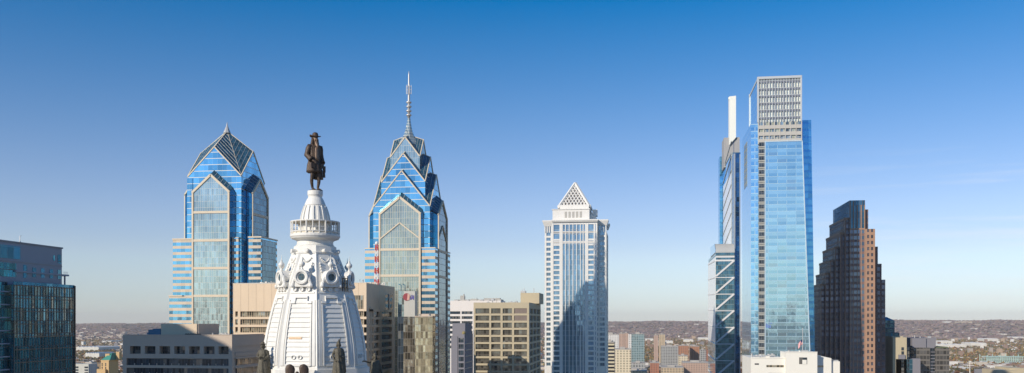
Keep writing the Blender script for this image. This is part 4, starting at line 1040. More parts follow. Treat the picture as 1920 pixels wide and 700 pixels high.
# back wall of the deep window row and its piers
wm.box(X(230)+.5, X(435)-.5, V+3.0, V+36, ZZ(664), ZZ(649.5))
for i in range(8):
    c = 235+27.7*i; a, b = (230, 243.5) if i == 0 else ((c+1, c+8.5) if i < 7 else (428.5, 435))
    wm.box(X(a), X(b), V+.004, V+3.1, ZZ(664)-.002, ZZ(649.5)+.002)
k = 0
for ya, yb, yc in ((672.5, 685.5, 690.5), (690.5, 703, 708), (708, 721, 726)):
    wm.box(X(230)+.6, X(435)-.6, V+1.2, V+35, ZZ(yb), ZZ(ya))
    wm.box(X(230), X(435), V, V+36, ZZ(yc), ZZ(yb))
    for c in (230, 428.5): wm.box(X(c), X(c+7), V+.004, V+1.4, ZZ(yb)-.002, ZZ(ya)+.002)
    for q in range(1, 14): wm.box(X(237+13.9*q)-.18, X(237+13.9*q)+.18, V+.55, V+1.3, ZZ(yb), ZZ(yb)+.9)
    g = MB(); g.box(X(237), X(428.5), V+.8, V+1.15, ZZ(yb), ZZ(ya)); g.build('window_band', M['dark_win'], ro)
wm.box(X(230)+.3, X(435)-.3, V+.3, V+35.7, 0, ZZ(726)-.01)
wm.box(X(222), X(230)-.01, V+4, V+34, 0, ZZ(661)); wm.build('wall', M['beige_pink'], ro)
for i in range(7):
    a = 243.8 if i == 0 else 235+27.7*i+8.8; b = 235+27.7*(i+1)+.8 if i < 6 else 428.3
    g = MB(); g.box(X(a), X(b), V+2.75, V+2.98, ZZ(664)+.05, ZZ(650)); g.build('window', M['dark_win'], ro)
g = MB()
for ya, yb in ((668,680),(686,698)): g.box(X(223), X(229.5), V+3.9, V+4.2, ZZ(yb), ZZ(ya)); 
g.build('window', M['dark_win'], ro)
# side face windows
xs_ = X(435)
for ya, yb in ((672.5,685),(690.5,703),(708,721)):
    g = MB(); g.box(xs_-.3, xs_+.06, V+5, V+33, ZZ(yb), ZZ(ya)); g.build('window_band', M['dark_win'], ro)
m_ = MB()
for ya in (671.5, 689.5, 707.5): m_.box(xs_, xs_+.5, V+3, V+35, ZZ(ya)-.4, ZZ(ya)+.4)
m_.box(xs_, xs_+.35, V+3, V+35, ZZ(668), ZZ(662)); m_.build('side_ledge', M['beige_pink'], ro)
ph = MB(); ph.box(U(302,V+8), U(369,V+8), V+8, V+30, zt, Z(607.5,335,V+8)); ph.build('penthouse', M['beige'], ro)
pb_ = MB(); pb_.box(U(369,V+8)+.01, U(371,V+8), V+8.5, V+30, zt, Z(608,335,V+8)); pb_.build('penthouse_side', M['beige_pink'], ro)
bb = MB(); bb.box(U(278,V+9), U(301,V+9), V+9, V+20, zt, Z(618.5,290,V+9)); bb.box(U(282,V+9), U(298,V+9), V+11, V+18, Z(618.5,290,V+9), Z(616.5,290,V+9)); bb.build('plant_room', pbr('blue_panel', (.04,.16,.26), .4, .2, var=.2), ro)
tn = MB(); 
for i in range(7): tn.ball((U(349+4.3*i,V+4), V+4, zt+.25), .75, .75, .55, 8, 5, .2)
tn.build('roof_planting', pbr('dark_shrub', (.03,.035,.03), .9), ro)
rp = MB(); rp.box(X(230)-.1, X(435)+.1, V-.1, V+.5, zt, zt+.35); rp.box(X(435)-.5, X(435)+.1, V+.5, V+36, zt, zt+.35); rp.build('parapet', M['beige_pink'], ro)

# ------------------------------------------------------------ beige block behind the white tower
V = 470.0
X = lambda px, dv=0: U(px, V+dv)
ZZ = lambda py, dv=0: Z(py, 560, V+dv)
rq = thing('office_building', 'large beige concrete office block with a blank top, standing behind the white tower', 'office building', (X(560), V+28, 0))
zt = ZZ(531.5); xR = X(687); DP = 56
def row(k): return 584+14.8*k      # top row of each window band (photo rows at the front plane)
wl_ = MB(); wl_.box(X(437), xR, V, V+DP, ZZ(584), zt)
for k in range(8):
    ya = row(k); wl_.box(X(437), xR, V, V+DP, ZZ(ya+14.8), ZZ(ya+10.2))
    wl_.box(X(437)+1.2, xR-1.2, V+1.2, V+DP-1.2, ZZ(ya+10.2), ZZ(ya))
    for a, b in ((437,441),(446,450.5),(513,520),(600,606),(655,664),(681.5,687)): wl_.box(X(a), X(b), V+.004, V+1.4, ZZ(ya+10.2)-.002, ZZ(ya)+.002)
    for a, b in ((0,5),(24,29),(50,56)): wl_.box(xR-1.4, xR-.004, V+a+.004, V+b-.004, ZZ(ya+10.2)-.002, ZZ(ya)+.002)
    for a, b in ((441,446),(450.5,513),(520,600),(664,681.5)):
        g = MB(); g.box(X(a), X(b), V+.9, V+1.15, ZZ(ya+10.2), ZZ(ya)); g.build('window_band', M['mir_win'], rq)
    for a, b in ((5,24),(29,50)):
        g = MB(); g.box(xR-1.15, xR-.85, V+a, V+b, ZZ(ya+10.2), ZZ(ya)); g.build('window_band', M['dark_win'], rq)
wl_.box(X(437)+.01, xR-.01, V+.01, V+DP, 0, ZZ(row(8))-.01)
wl_.build('wall', M['beige'], rq)
bx_ = MB()
for k in range(9):
    z = ZZ(row(k)-2.2); bx_.box(xR-.05, xR+1.5, V+5.2, V+23.8, z-.75, z+.45); bx_.box(xR-.05, xR+.9, V+29.2, V+49.8, z-.75, z+.45)
    if k < 8:
        for yy in (6.5, 9.5): bx_.box(xR-.05, xR+1.1, V+yy-.4, V+yy+.4, ZZ(row(k)+12), z)
bx_.box(xR-.05, xR+1.5, V+5.2, V+8, ZZ(584), ZZ(577))
bx_.build('side_balcony', M['beige'], rq)
bw_ = MB(); bw_.box(X(663.5), X(681.5), V-.05, V+.3, ZZ(579.5), ZZ(554.5)); bw_.build('window', M['mir_win'], rq)
bw_ = MB(); bw_.box(xR-.3, xR+.05, V+36, V+52, ZZ(581,40), ZZ(552,40)); bw_.build('window', M['dark_win'], rq)
fr_ = MB(); fr_.box(xR, xR+.4, V+42.5, V+44, ZZ(581,40), ZZ(552,40)); fr_.box(xR-.02, xR+.06, V+23.9, V+24.2, ZZ(584), zt); fr_.build('side_fin', M['beige_pink'], rq)
rf_ = MB()
rf_.box(X(437)-.05, xR+.1, V-.1, V+.4, zt, zt+.3)
for i in range(16): 
    c = X(470+i*4.0); rf_.box(c-.5, c+.5, V+6+random.random()*4, V+9, zt, zt+.5+random.random()*1.0)
for i in range(10): c = X(664+i*7); rf_.box(min(c,xR-1)-.35, min(c,xR-1)+.35, V+10+i*3, V+11+i*3, zt, zt+.8+random.random()*1.2)
rf_.build('roof_clutter', M['white_trim'], rq)
# red and white lattice mast on its roof
mx, my = X(680), V+14
mx = U(706.5, V+14); zb_ = zt; zt_ = Z(459, 706.5, V+14)
mx = min(mx, xR-1.5) if False else mx
rm = thing('lattice_mast', 'red and white lattice mast standing on the beige office roof', 'mast', (U(706.5,V+26), V+26, zt))
mx = U(706.5, V+26); my = V+26; zt_ = Z(459, 706.5, V+26); H_ = zt_-zt
Mred = pbr('mast_red', (.55,.05,.04), .5, var=.1); Mwh = pbr('mast_white', (.75,.75,.72), .5, var=.05)
for q in range(7):
    a, b = zt+H_*q/7, zt+H_*(q+1)/7; sgm = MB()
    wa, wb = 1.1-.45*q/7, 1.1-.45*(q+1)/7
    cs_ = [(-1,-1),(1,-1),(1,1),(-1,1)]
    for i in range(4):
        c, d_ = cs_[i], cs_[(i+1)%4]
        sgm.bar((mx+c[0]*wa,my+c[1]*wa,a),(mx+c[0]*wb,my+c[1]*wb,b),.3)
        sgm.bar((mx+c[0]*wa,my+c[1]*wa,a),(mx+d_[0]*wb,my+d_[1]*wb,b),.18); sgm.bar((mx+d_[0]*wa,my+d_[1]*wa,a),(mx+c[0]*wb,my+c[1]*wb,b),.18)
        sgm.bar((mx+c[0]*wa,my+c[1]*wa,a),(mx+d_[0]*wa,my+d_[1]*wa,a),.2)
    sgm.build('mast_section', Mred if q % 2 == 0 else Mwh, rm)
dd_ = MB(); dd_.ball((mx,my,zt_+.8),1.0,1.0,1.1,10,6); dd_.build('radome', Mwh, rm)

# ------------------------------------------------------------ reflective glass block with a small sign
V = 486.0
X = lambda px, dv=0: U(px, V+dv); ZZ = lambda py, dv=0: Z(py, 775, V+dv)
rk = thing('office_building', 'grey mirror glass office block with a small red and white sign near its roof', 'office building', (X(760), V+12, 0))
g = MB(); g.box(X(744), X(757), V+2, V+28, 0, ZZ(545,2)); g.build('curtain_wall', glass('grid_mirror', (.35,.42,.40), .7, .07, 2.1, 3.9, .28, .3, (.22,.24,.22), var=.25, wob=.03, bigvar=.2), rk)
g = MB(); g.box(X(757), X(777.5), V+.5, V+6, ZZ(594), ZZ(546)); g.build('sign_wall', pbr('sign_wall_m', (.50,.48,.42), .45, .2, var=.1), rk)
g = MB(); g.box(X(746), X(757), V-.5, V+28, 0, ZZ(594)); g.build('dark_bay', M['dark_win'], rk)
g = MB(); g.box(X(757), X(777.5), V-.6, V+6, 0, ZZ(594)-.05); g.build('lower_curtain_wall', glass('brown_mirror', (.26,.22,.16), .7, .1, 1.4, 3.8, .15, .25, (.15,.13,.11), var=.6, wob=.12, bigvar=.3), rk)
s_g = MB(); c = (X(762.2), V+.45, ZZ(557)); s_g.tube((c[0],V+.5,c[2]), (c[0],V+.25,c[2]), 2.1, None, 20); s_g.build('sign_disc', pbr('sign_red', (.28,.04,.05), .5), rk)
s_g = MB(); s_g.loft([[(c[0]+.2,V+.2,c[2]-1.9),(c[0]+1.6,V+.2,c[2]-1.7),(c[0]+1.8,V+.2,c[2]+1.2),(c[0]+.6,V+.2,c[2]+1.9)],[(c[0]+.2,V+.3,c[2]-1.9),(c[0]+1.6,V+.3,c[2]-1.7),(c[0]+1.8,V+.3,c[2]+1.2),(c[0]+.6,V+.3,c[2]+1.9)]]); s_g.build('sign_figure', pbr('sign_pink', (.62,.36,.28), .5), rk)
s_g = MB()
for i, (a, h1, h2) in enumerate(((768.2,562,555),(770,562,558),(771.6,560,553),(773.2,561,556),(774.8,562,554))): s_g.box(X(a)-.22, X(a)+.3, V+.25, V+.5, ZZ(h1), ZZ(h2))
s_g.build('sign_lettering', pbr('sign_blue2', (.12,.10,.30), .5), rk)
g = MB()
for px in (747, 754): g.bar((X(px),V+6,ZZ(545)), (X(px),V+6,ZZ(534)), .35); g.bar((X(px),V+6,ZZ(534)), (X(px)-1.5,V+6,ZZ(532)), .4)
g.box(X(765), X(768), V+1, V+2, ZZ(594), ZZ(591)); g.build('roof_davit', M['dark_roof'], rk)
V = 474.0
X = lambda px, dv=0: U(px, V+dv); ZZ = lambda py, dv=0: Z(py, 795, V+dv)
rj = thing('office_building', 'golden brown mirror glass block at the foot of the spired skyscraper', 'office building', (X(795), V+15, 0))
g = MB(); g.box(X(778), X(811), V, V+7, 0, ZZ(593.5)); g.build('curtain_wall', glass('gold_mirror', (.52,.44,.28), .65, .12, 1.3, 3.7, .14, .3, (.26,.22,.15), var=.35, wob=.09, bigvar=.35), rj)
g = MB(); g.box(X(777.8), X(811.3), V-.15, V+7.1, ZZ(594), ZZ(592.6)); g.box(X(788), X(803), V+2, V+6, ZZ(593), ZZ(589)); g.build('roof_edge', M['beige_pink'], rj)

# ------------------------------------------------------------ white building behind, grey slab, beige gridded block
V = 900.0
X = lambda px, dv=0: U(px, V+dv); ZZ = lambda py, dv=0: Z(py, 890, V+dv)
rw = thing('office_building', 'white office building with dark window pairs behind the beige gridded block', 'office building', (X(890), V+15, 0))
zc_ = ZZ(584); n_ = 8
w_ = MB(); w_.box(X(840), X(939), V, V+30, zc_, ZZ(564))
for k in range(n_):
    za = ZZ(584+9.2*k); zb_ = ZZ(584+9.2*k+5.2); zd = ZZ(584+9.2*(k+1))
    w_.box(X(840), X(939), V, V+30, zd, zb_); w_.box(X(840)+.8, X(939)-.8, V+.9, V+29, zb_, za)
    for i in range(5): w_.box(X(840+23*i)-.01, X(842.6+23*i), V+.004, V+1, zb_-.002, za+.002)
    for i in range(4):
        g = MB(); g.box(X(842.6+23*i), X(863+23*i), V+.6, V+.85, zb_, za); g.build('window_band', M['dark_win'], rw)
w_.box(X(840)+.01, X(939)-.01, V+.01, V+30, 0, ZZ(584+9.2*n_)-.01); w_.build('wall', pbr('white_render', (.76,.70,.64), .7, var=.04), rw)
w_ = MB(); w_.box(X(850), X(938), V+5, V+22, ZZ(564), ZZ(561.5)); w_.box(X(860), X(868), V+8, V+12, ZZ(564), ZZ(554)); w_.box(X(865.5), X(867.5), V+8, V+10, ZZ(554), ZZ(551)); w_.box(X(905), X(935), V+8, V+14, ZZ(562), ZZ(559)); w_.box(X(880), X(892), V+8, V+14, ZZ(562), ZZ(560)); w_.build('roof_plant', M['ct_white'] if False else pbr('plant_grey', (.42,.40,.36), .7), rw)

V = 470.0
X = lambda px, dv=0: U(px, V+dv); ZZ = lambda py, dv=0: Z(py, 868, V+dv)
rs = thing('office_building', 'narrow grey concrete building in shade left of the beige gridded block', 'office building', (X(868), V+15, 0))
M['grey_c'] = pbr('shade_grey_concrete', (.22,.21,.23), .8, var=.06)  # grey darkened to put the narrow building's shade into its colour
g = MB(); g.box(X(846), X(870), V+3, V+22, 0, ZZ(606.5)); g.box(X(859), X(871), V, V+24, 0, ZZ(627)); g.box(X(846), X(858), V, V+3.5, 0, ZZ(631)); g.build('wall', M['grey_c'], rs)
z = ZZ(634)
k = 0
while z > ZZ(712):
    o = MB(); o.box(X(860), X(869.5), V-.06, V+.3, z-2.4, z); o.build('window', M['dark_win'], rs)
    o = MB(); o.box(X(871)-.1, X(871)+.25, V+1, V+23, z-3.4, z-2.9); o.build('ledge', M['beige_pink'], rs)
    z -= 3.3
tree_m = pbr('autumn_potted', (.30,.24,.10), .9)
o = MB(); o.ball((X(868), V+2, ZZ(626)), 1.0, 1.0, 1.3, 8, 6, .25); o.build('roof_shrub', tree_m, rs)

V = 520.0
X = lambda px, dv=0: U(px, V+dv); ZZ = lambda py, dv=0: Z(py, 940, V+dv)
rg2 = thing('office_building', 'beige concrete office block gridded with wide bronze windows, a diagonal shadow across its front', 'office building', (X(940), V+30, 0))
M['khaki'] = pbr('khaki_concrete', (.50,.42,.28), .8, var=.06)
fh = (ZZ(592.5)-ZZ(605.9)); top = ZZ(567.5); zz0 = ZZ(578.5)
M['bronze_win'] = glass('bronze_window', (.16,.15,.12), .55, .1, 1.6, 4.0, .14, .2, (.12,.10,.08), var=.6, wob=.06, bigvar=.3)
g = MB(); xl, xr_ = X(888), X(992); dp = 60
cols = [888, 891.5, 917.5, 921, 938.5, 942.5, 960, 964, 989, 992]
g.box(xl, xr_, V, V+dp, zz0, top)
for k in range(10):
    za = zz0-fh*k; zb_ = za-fh*.72; zd = za-fh
    g.box(xl, xr_, V, V+dp, zd, zb_); g.box(xl+1, xr_-1, V+1.1, V+dp-1, zb_, za)
    for i in range(0, 10, 2): g.box(X(cols[i])+ (.0), X(cols[i+1]), V-.12, V+1.3, zb_-.002, za+.002)
    for i in range(1, 9, 2):
        if i == 7 and k < 2: continue
        o = MB(); o.box(X(cols[i]), X(cols[i+1]), V+.7, V+1.05, zb_, za); o.build('window', M['bronze_win'], rg2)
    for a, b in ((0,3),(18,20),(36,38),(55,60)): g.box(xr_-1.2, xr_+.08, V+a+.01, V+b, zb_-.002, za+.002)
    for a, b in ((3,18),(20,36),(38,55)):
        o = MB(); o.box(xr_-1.1, xr_-.7, V+a, V+b, zb_, za); o.build('window', M['dark_win'], rg2)
g.box(xl+.01, xr_-.01, V+.01, V+dp, 0, zz0-fh*10-.01); g.build('wall', M['khaki'], rg2)
o = MB(); o.box(X(964.3), X(988.8), V+.25, V+1.2, zz0-fh*1.72, zz0); o.build('blank_panel', pbr('brown_panel', (.22,.17,.14), .7), rg2)
o = MB(); o.box(U(976,V+32), U(1011,V+32), V+32, V+56, top, Z(549.5,990,V+32)); o.build('penthouse', M['khaki'], rg2)
o = MB()
for px, h in ((979,543),(983,541),(986,545),(1001,541)): o.bar((U(px,V+40),V+40,Z(550,990,V+40)),(U(px,V+40),V+40,Z(h,990,V+40)),.35)
o.box(U(977,V+40), U(986,V+40), V+38, V+42, Z(549.5,990,V+40), Z(546,990,V+40)); o.build('roof_antenna', M['steel'], rg2)

# ------------------------------------------------------------ white stepped building with a flagpole
V = 350.0
X = lambda px, dv=0: U(px, V+dv); ZZ = lambda py, dv=0: Z(py, 1480, V+dv)
rwf = thing('office_building', 'bright white low building with a raised stair block in front of the pale glass tower', 'office building', (X(1490), V+10, 0))
M['cream'] = pbr('cream_render', (.80,.76,.66), .7, var=.04)
g = MB(); g.box(X(1408), X(1472), V, V+30, 0, ZZ(672)); g.box(X(1471.9), X(1531), V-1.5, V+12, 0, ZZ(660.5)); g.build('wall', M['cream'], rwf)
g = MB(); g.loft([[(X(1530.8),V+2,0),(X(1561),V+2,0),(X(1561),V+26,0),(X(1530.8),V+26,0)],[(X(1530.8),V+2,ZZ(666)),(X(1561),V+2,ZZ(672)),(X(1561),V+26,ZZ(671)),(X(1530.8),V+26,ZZ(666))]]); g.box(X(1561)-.01, X(1578), V+3, V+24, 0, ZZ(678)); g.build('right_wing', M['cream'], rwf)
for a, b, c, d_, yy, mt in ((1497,1512,670,682.5,V-1.56,'dark_win'),(1503,1511,674.5,682.4,V-1.62,'cream'),(1437,1470,685,689,V-.06,'mir_win'),(1534,1546,685.5,689,V+1.94,'mir_win'),(1415,1423,682,684.5,V-.06,'dark_win'),(1440,1470,700,704,V-.06,'mir_win')):
    o = MB(); o.box(X(a), X(b), yy, yy+.3, ZZ(d_), ZZ(c)); o.build('window' if mt != 'cream' else 'window_blind', M[mt], rwf)
o = MB(); o.box(X(1408)-.1, X(1472), V-.12, V+.3, ZZ(672)-.1, ZZ(671)+.1); o.box(X(1471.8)-.05, X(1531)+.05, V-1.62, V-1.2, ZZ(660.5)-.1, ZZ(659.8)+.1)
o.box(X(1440), X(1446), V+4, V+8, ZZ(672), ZZ(669.5)); o.box(X(1500), X(1502), V+2, V+3, ZZ(660), ZZ(658)); o.build('parapet', M['cream'], rwf)
fp = thing('flagpole', 'thin flagpole on the white stair block flying a red and white striped flag', 'flagpole', (X(1505,3), V+3, ZZ(660.5)))
o = MB(); o.tube((X(1505,3),V+3,ZZ(660.5)), (X(1505,3),V+3,ZZ(617)), .13, .08, 8); o.ball((X(1505,3),V+3,ZZ(616.6)), .2); o.build('pole', M['steel'], fp)
fm = bpy.data.materials.new('flag_cloth'); N = NT(fm)
uvn = N.n('ShaderNodeUVMap').outputs[0]; sp = N.n('ShaderNodeSeparateXYZ', {0: uvn}).outputs
stp = N.m('LESS_THAN', N.m('FRACT', N.m('MULTIPLY', sp[1], 6.5)), .5)
c = N.mixc(stp, (.7,.68,.66,1), (.6,.03,.05,1))
can = N.m('MULTIPLY', N.m('LESS_THAN', sp[0], .4), N.m('GREATER_THAN', sp[1], .46))
c = N.mixc(can, c, (.03,.05,.22,1))
N.n('ShaderNodeOutputMaterial', {0: N.n('ShaderNodeBsdfPrincipled', {'Base Color': c, 'Roughness': .8}).outputs[0]})
vs = []; fs = []; uv = []; nx, nz = 14, 8
for i in range(nx+1):
    for j in range(nz+1):
        a, b = i/nx, j/nz
        vs.append((-a*1.5-.1, .25*math.sin(a*7+b*2), -1.9*(1-b)-a*1.9*(.8+.2*a)-.0))
        uv.append((a, b))
for i in range(nx):
    for j in range(nz): fs.append((i*(nz+1)+j, (i+1)*(nz+1)+j, (i+1)*(nz+1)+j+1, i*(nz+1)+j+1))
me = bpy.data.meshes.new('flag'); me.from_pydata([(p[0], p[1], p[2]+ (ZZ(636)-ZZ(660.5))) for p in vs], [], fs)
ul = me.uv_layers.new(name='UVMap')
for p in me.polygons:
    for li, vi in zip(p.loop_indices, p.vertices): ul.data[li].uv = uv[vi]
me.materials.append(fm); o = bpy.data.objects.new('flag', me); COL.objects.link(o); o.parent = fp

# ------------------------------------------------------------ right-hand group
V = 770.0
X = lambda px, dv=0: U(px, V+dv); ZZ = lambda py, dv=0: Z(py, 1672, V+dv)
ra = thing('office_tower', 'dark teal glass tower with a small pointed top right of the red granite skyscraper', 'office tower', (X(1672), V+12, 0))
mt = glass('teal_dark_glass', (.05,.14,.19), .6, .08, 2.2, 3.8, .2, .9, (.07,.12,.15), var=.35, wob=.02, bigvar=.2)
g = MB(); g.box(X(1657), X(1677.5), V, V+22, 0, ZZ(601)); g.box(X(1677.4), X(1689), V+4, V+22, 0, ZZ(624)); g.build('curtain_wall', mt, ra)
g = MB(); xa_, xb_ = X(1658), X(1677); g.loft([[(xa_,V+1,ZZ(601)),(xb_,V+1,ZZ(601)),(xb_,V+20,ZZ(601)),(xa_,V+20,ZZ(601))],[((xa_+xb_)/2-.3,V+9,ZZ(594.5)),((xa_+xb_)/2+.3,V+9,ZZ(594.5)),((xa_+xb_)/2+.3,V+11,ZZ(594.5)),((xa_+xb_)/2-.3,V+11,ZZ(594.5))]]); g.build('roof', M['dark_roof'], ra)
g = MB(); g.box(X(1670), X(1674.5), V-.3, V+.2, 0, ZZ(625)); g.build('window_column', M['deep_glass'], ra)
V = 745.0
X = lambda px, dv=0: U(px, V+dv); ZZ = lambda py, dv=0: Z(py, 1720, V+dv)
rl_ = thing('office_building', 'low dark glass building in front of the teal tower with a pointed top', 'office building', (X(1675), V, 0))
g = MB(); g.box(X(1660), X(1690), V-30, V-10, 0, ZZ(671)); g.build('curtain_wall', mt, rl_)
g = MB(); g.box(X(1690), X(1704), V-30, V-12, 0, ZZ(670)); g.box(X(1664), X(1676), V-31, V-20, ZZ(671), ZZ(663)); g.build('wall', M['grey_c'], rl_)
V = 695.0
rbz = thing('office_building', 'sunlit beige building between the teal tower and the dark brown block', 'office building', (X(1700), V+20, 0))
g = MB(); g.box(X(1688), X(1715), V+20, V+50, 0, ZZ(634)); g.box(X(1690), X(1712), V+26, V+44, ZZ(634), ZZ(632)); g.build('wall', M['khaki'], rbz)
for i, (a, b) in enumerate(((1690,1695),(1701,1705))):
    for k in range(7):
        o = MB(); zc0 = ZZ(654+7.6*k, 20); o.box(X(a,20), X(b,20), V+19.9, V+20.3, zc0-1.4, zc0+1); o.build('window', M['dark_win'], rbz)
V = 728.0
rdk = thing('office_building', 'dark brown office block with a grey penthouse and a black recess down its front', 'office building', (X(1746), V+18, 0))
gm1 = glass('brown_panel_wall', (.12,.11,.10), .4, .2, 2.4, 3.9, .3, 1.2, (.17,.15,.125), var=.5, bigvar=.35)
g = MB(); g.box(X(1713.5), X(1744), V, V+30, 0, ZZ(652)); g.box(X(1754), X(1780), V, V+30, 0, ZZ(652.5)); g.build('wall', gm1, rdk)
g = MB(); g.box(X(1743.8), X(1754.2), V+1.5, V+29, 0, ZZ(653)); g.build('recess', M['dark_win'], rdk)
g = MB()
for k in range(8): g.box(X(1744), X(1754), V+.9, V+1.6, ZZ(661+6.2*k), ZZ(659.6+6.2*k))
g.build('recess_ledge', M['grey_c'], rdk)
g = MB(); g.box(X(1712), X(1738), V+2, V+32, ZZ(652), ZZ(634.5)); g.box(X(1737.9), X(1757), V+3, V+32, ZZ(653), ZZ(634)); g.build('penthouse', M['grey_c'], rdk)
g = MB(); g.box(X(1754)+.2, X(1780)-.1, V+3, V+29, ZZ(652.5), ZZ(650.5)); g.build('roof_garden', pbr('roof_garden_m', (.13,.15,.08), .9, var=.4), rdk)
V = 1000.0
X = lambda px, dv=0: U(px, V+dv); ZZ = lambda py, dv=0: Z(py, 1860, V+dv)
V = 1000.0
rlo = thing('office_building', 'low beige building with a flat roof at the bottom right corner', 'office building', (X(1890), V+15, 0))
g = MB(); g.box(X(1868), X(1908), V, V+40, 0, ZZ(694.5)); g.box(X(1900), X(1932), V+10, V+50, 0, ZZ(691)); g.build('wall', M['khaki'], rlo)
# gold stepped tower with a green hipped roof (bottom left)
V = 700.0
X = lambda px, dv=0: U(px, V+dv); ZZ = lambda py, dv=0: Z(py, 203, V+dv)
rgd = thing('apartment_tower', 'golden brick tower with a green hipped roof near the bottom left corner', 'apartment tower', (X(203), V+8, 0))
M['gold'] = pbr('gold_brick', (.60,.40,.19), .8, var=.1)
g = MB(); g.box(X(189), X(204), V, V+14, 0, ZZ(676)); g.box(X(184), X(200), V-2, V+8, 0, ZZ(692.5)); g.box(X(192), X(200), V+4, V+9, ZZ(676), ZZ(664)); g.box(X(206), X(212), V+9, V+13, ZZ(676), ZZ(661)); g.box(X(189), X(204)+.5, V-.2, V+14, ZZ(677), ZZ(675.4)); g.build('wall', M['gold'], rgd)
g = MB(); za = ZZ(675.4); g.loft([[(X(189.5),V,za),(X(204)+1,V,za),(X(204)+1,V+20,za),(X(189.5),V+20,za)],[(X(199),V+6,ZZ(663)),(X(204)-1,V+6,ZZ(663)),(X(204)-1,V+17,ZZ(663)),(X(199),V+17,ZZ(663))]]); g.build('roof', pbr('copper_green', (.05,.26,.20), .6, var=.1), rgd)
for i in range(2):
    for k in range(4):
        for j in range(2): o = MB(); o.box(X(191.5+6.5*i+3*j*0)-.4, X(191.5+6.5*i)+.5, V-.1, V+.2, ZZ(683.5+7*k+3*j), ZZ(681+7*k+3*j)); o.build('window', M['dark_win'], rgd)
V = 900.0
X = lambda px, dv=0: U(px, V+dv); ZZ = lambda py, dv=0: Z(py, 155, V+dv)
rwl = thing('apartment_building', 'pale concrete slab block with dark balconies at the bottom left beside the glass tower', 'apartment building', (X(150), V+8, 0))
g = MB(); g.box(X(125), X(166), V, V+16, 0, ZZ(683)); g.build('wall', pbr('pale_concrete', (.55,.53,.46), .8, var=.06), rwl)
for k in range(4):
    for a, b in ((140,147),(158.5,165)):
        o = MB(); o.box(X(a), X(b), V-.2, V+.2, ZZ(690.5+5.2*k), ZZ(687.5+5.2*k)); o.build('balcony', M['dark_win'], rwl)
rwm = thing('apartment_building', 'brown brick block between the pale slab block and the golden tower', 'apartment building', (X(175), V+30, 0))
g = MB(); g.box(X(167,30), X(189,30), V+30, V+55, 0, ZZ(682,30)); g.build('wall', pbr('brown_brick', (.28,.20,.12), .8, var=.1), rwm)
for k in range(3):
    for i in range(4): o = MB(); o.box(X(169+4.6*i,30), X(171.4+4.6*i,30), V+29.8, V+30.3, ZZ(691+7*k,30), ZZ(687.5+7*k,30)); o.build('window', M['dark_win'], rwm)

# roof equipment and panel joints
unitm = pbr('roof_unit_grey', (.45,.45,.44), .6, .2, var=.15); darkm = pbr('roof_dark', (.10,.10,.10), .8)
def roofkit(root, x0, x1, y0, y1, z, n, hmax, seed):
    q = random.Random(seed)
    for i in range(n):
        cx_ = x0+(x1-x0)*(i+.2+.6*q.random())/n; y = y0+q.random()*(y1-y0); w_ = q.uniform(.7, 2.2); h = q.uniform(.4, 1)*hmax; o = MB(); k = q.randrange(4)
        if k == 0: o.tube((cx_,y,z), (cx_,y,z+h*.8), .35, .35, 8); o.tube((cx_,y,z+h*.8), (cx_,y,z+h), .55, .2, 8)
        elif k == 1: o.box(cx_-w_, cx_+w_, y-1, y+1, z+.3, z+h*.7); [o.box(cx_+s*w_*.8-.08, cx_+s*w_*.8+.08, y-.9, y+.9, z, z+.3) for s in (-1, 1)]; o.tube((cx_,y,z+h*.7), (cx_,y,z+h*.7+.35), .6, .6, 10)
        elif k == 2: o.bar((cx_,y,z), (cx_,y,z+h*1.7), .12); o.bar((cx_-.5,y,z+h*1.4), (cx_+.5,y,z+h*1.4), .08)
        else: o.box(cx_-w_*.6, cx_+w_*.6, y-.8, y+.8, z, z+h*.6); o.box(cx_-w_*.7, cx_+w_*.7, y-.9, y+.9, z+h*.6, z+h*.6+.12)
        o.build(('vent','roof_unit','aerial','hatch')[k], unitm if k != 2 else darkm, root)
V = 470.0; roofkit(rq, U(455,V), U(680,V), V+4, V+14, Z(531.5,560,V)+.01, 18, 2.2, 1)
V = 520.0; roofkit(rg2, U(895,V), U(970,V), V+6, V+20, top+.01, 6, 1.8, 2)
V = 400.0; roofkit(ro, U(376,V), U(430,V), V+6, V+14, Z(629,330,V)+.01, 5, 1.4, 3); roofkit(ro, U(240,V), U(276,V), V+6, V+14, Z(629,330,V)+.01, 3, 1.2, 4)
V = 350.0; roofkit(rwf, U(1412,V), U(1466,V), V+3, V+16, Z(672,1480,V)+.01, 6, 1.4, 5); roofkit(rwf, U(1476,V), U(1528,V), V+1, V+8, Z(660.5,1480,V)+.01, 4, 1.1, 6); roofkit(rwf, U(1564,V), U(1576,V), V+5, V+16, Z(678,1480,V)+.01, 2, 1.2, 7)
V = 474.0; roofkit(rj, U(780,V), U(808,V), V+2, V+5, Z(592.6,795,V)+.01, 4, 1.3, 8)
V = 728.0; roofkit(rdk, U(1716,V), U(1752,V), V+5, V+16, Z(634.3,1720,V), 3, 2.2, 9)
V = 900.0; roofkit(rw, U(850,V), U(930,V), V+2, V+5, Z(564,890,V), 7, 3.5, 10)
jt = MB(); V = 470.0; q_ = Z(531.5,560,V)
for k in range(17):
    x = U(437,V)+(U(687,V)-U(437,V))*k/17; jt.box(x-.07, x+.07, V-.03, V+.1, Z(584,560,V), q_-.1)
jt.build('panel_joint', pbr('joint_dark', (.45,.34,.24), .8), rq)  # joint strips a little darker than the wall
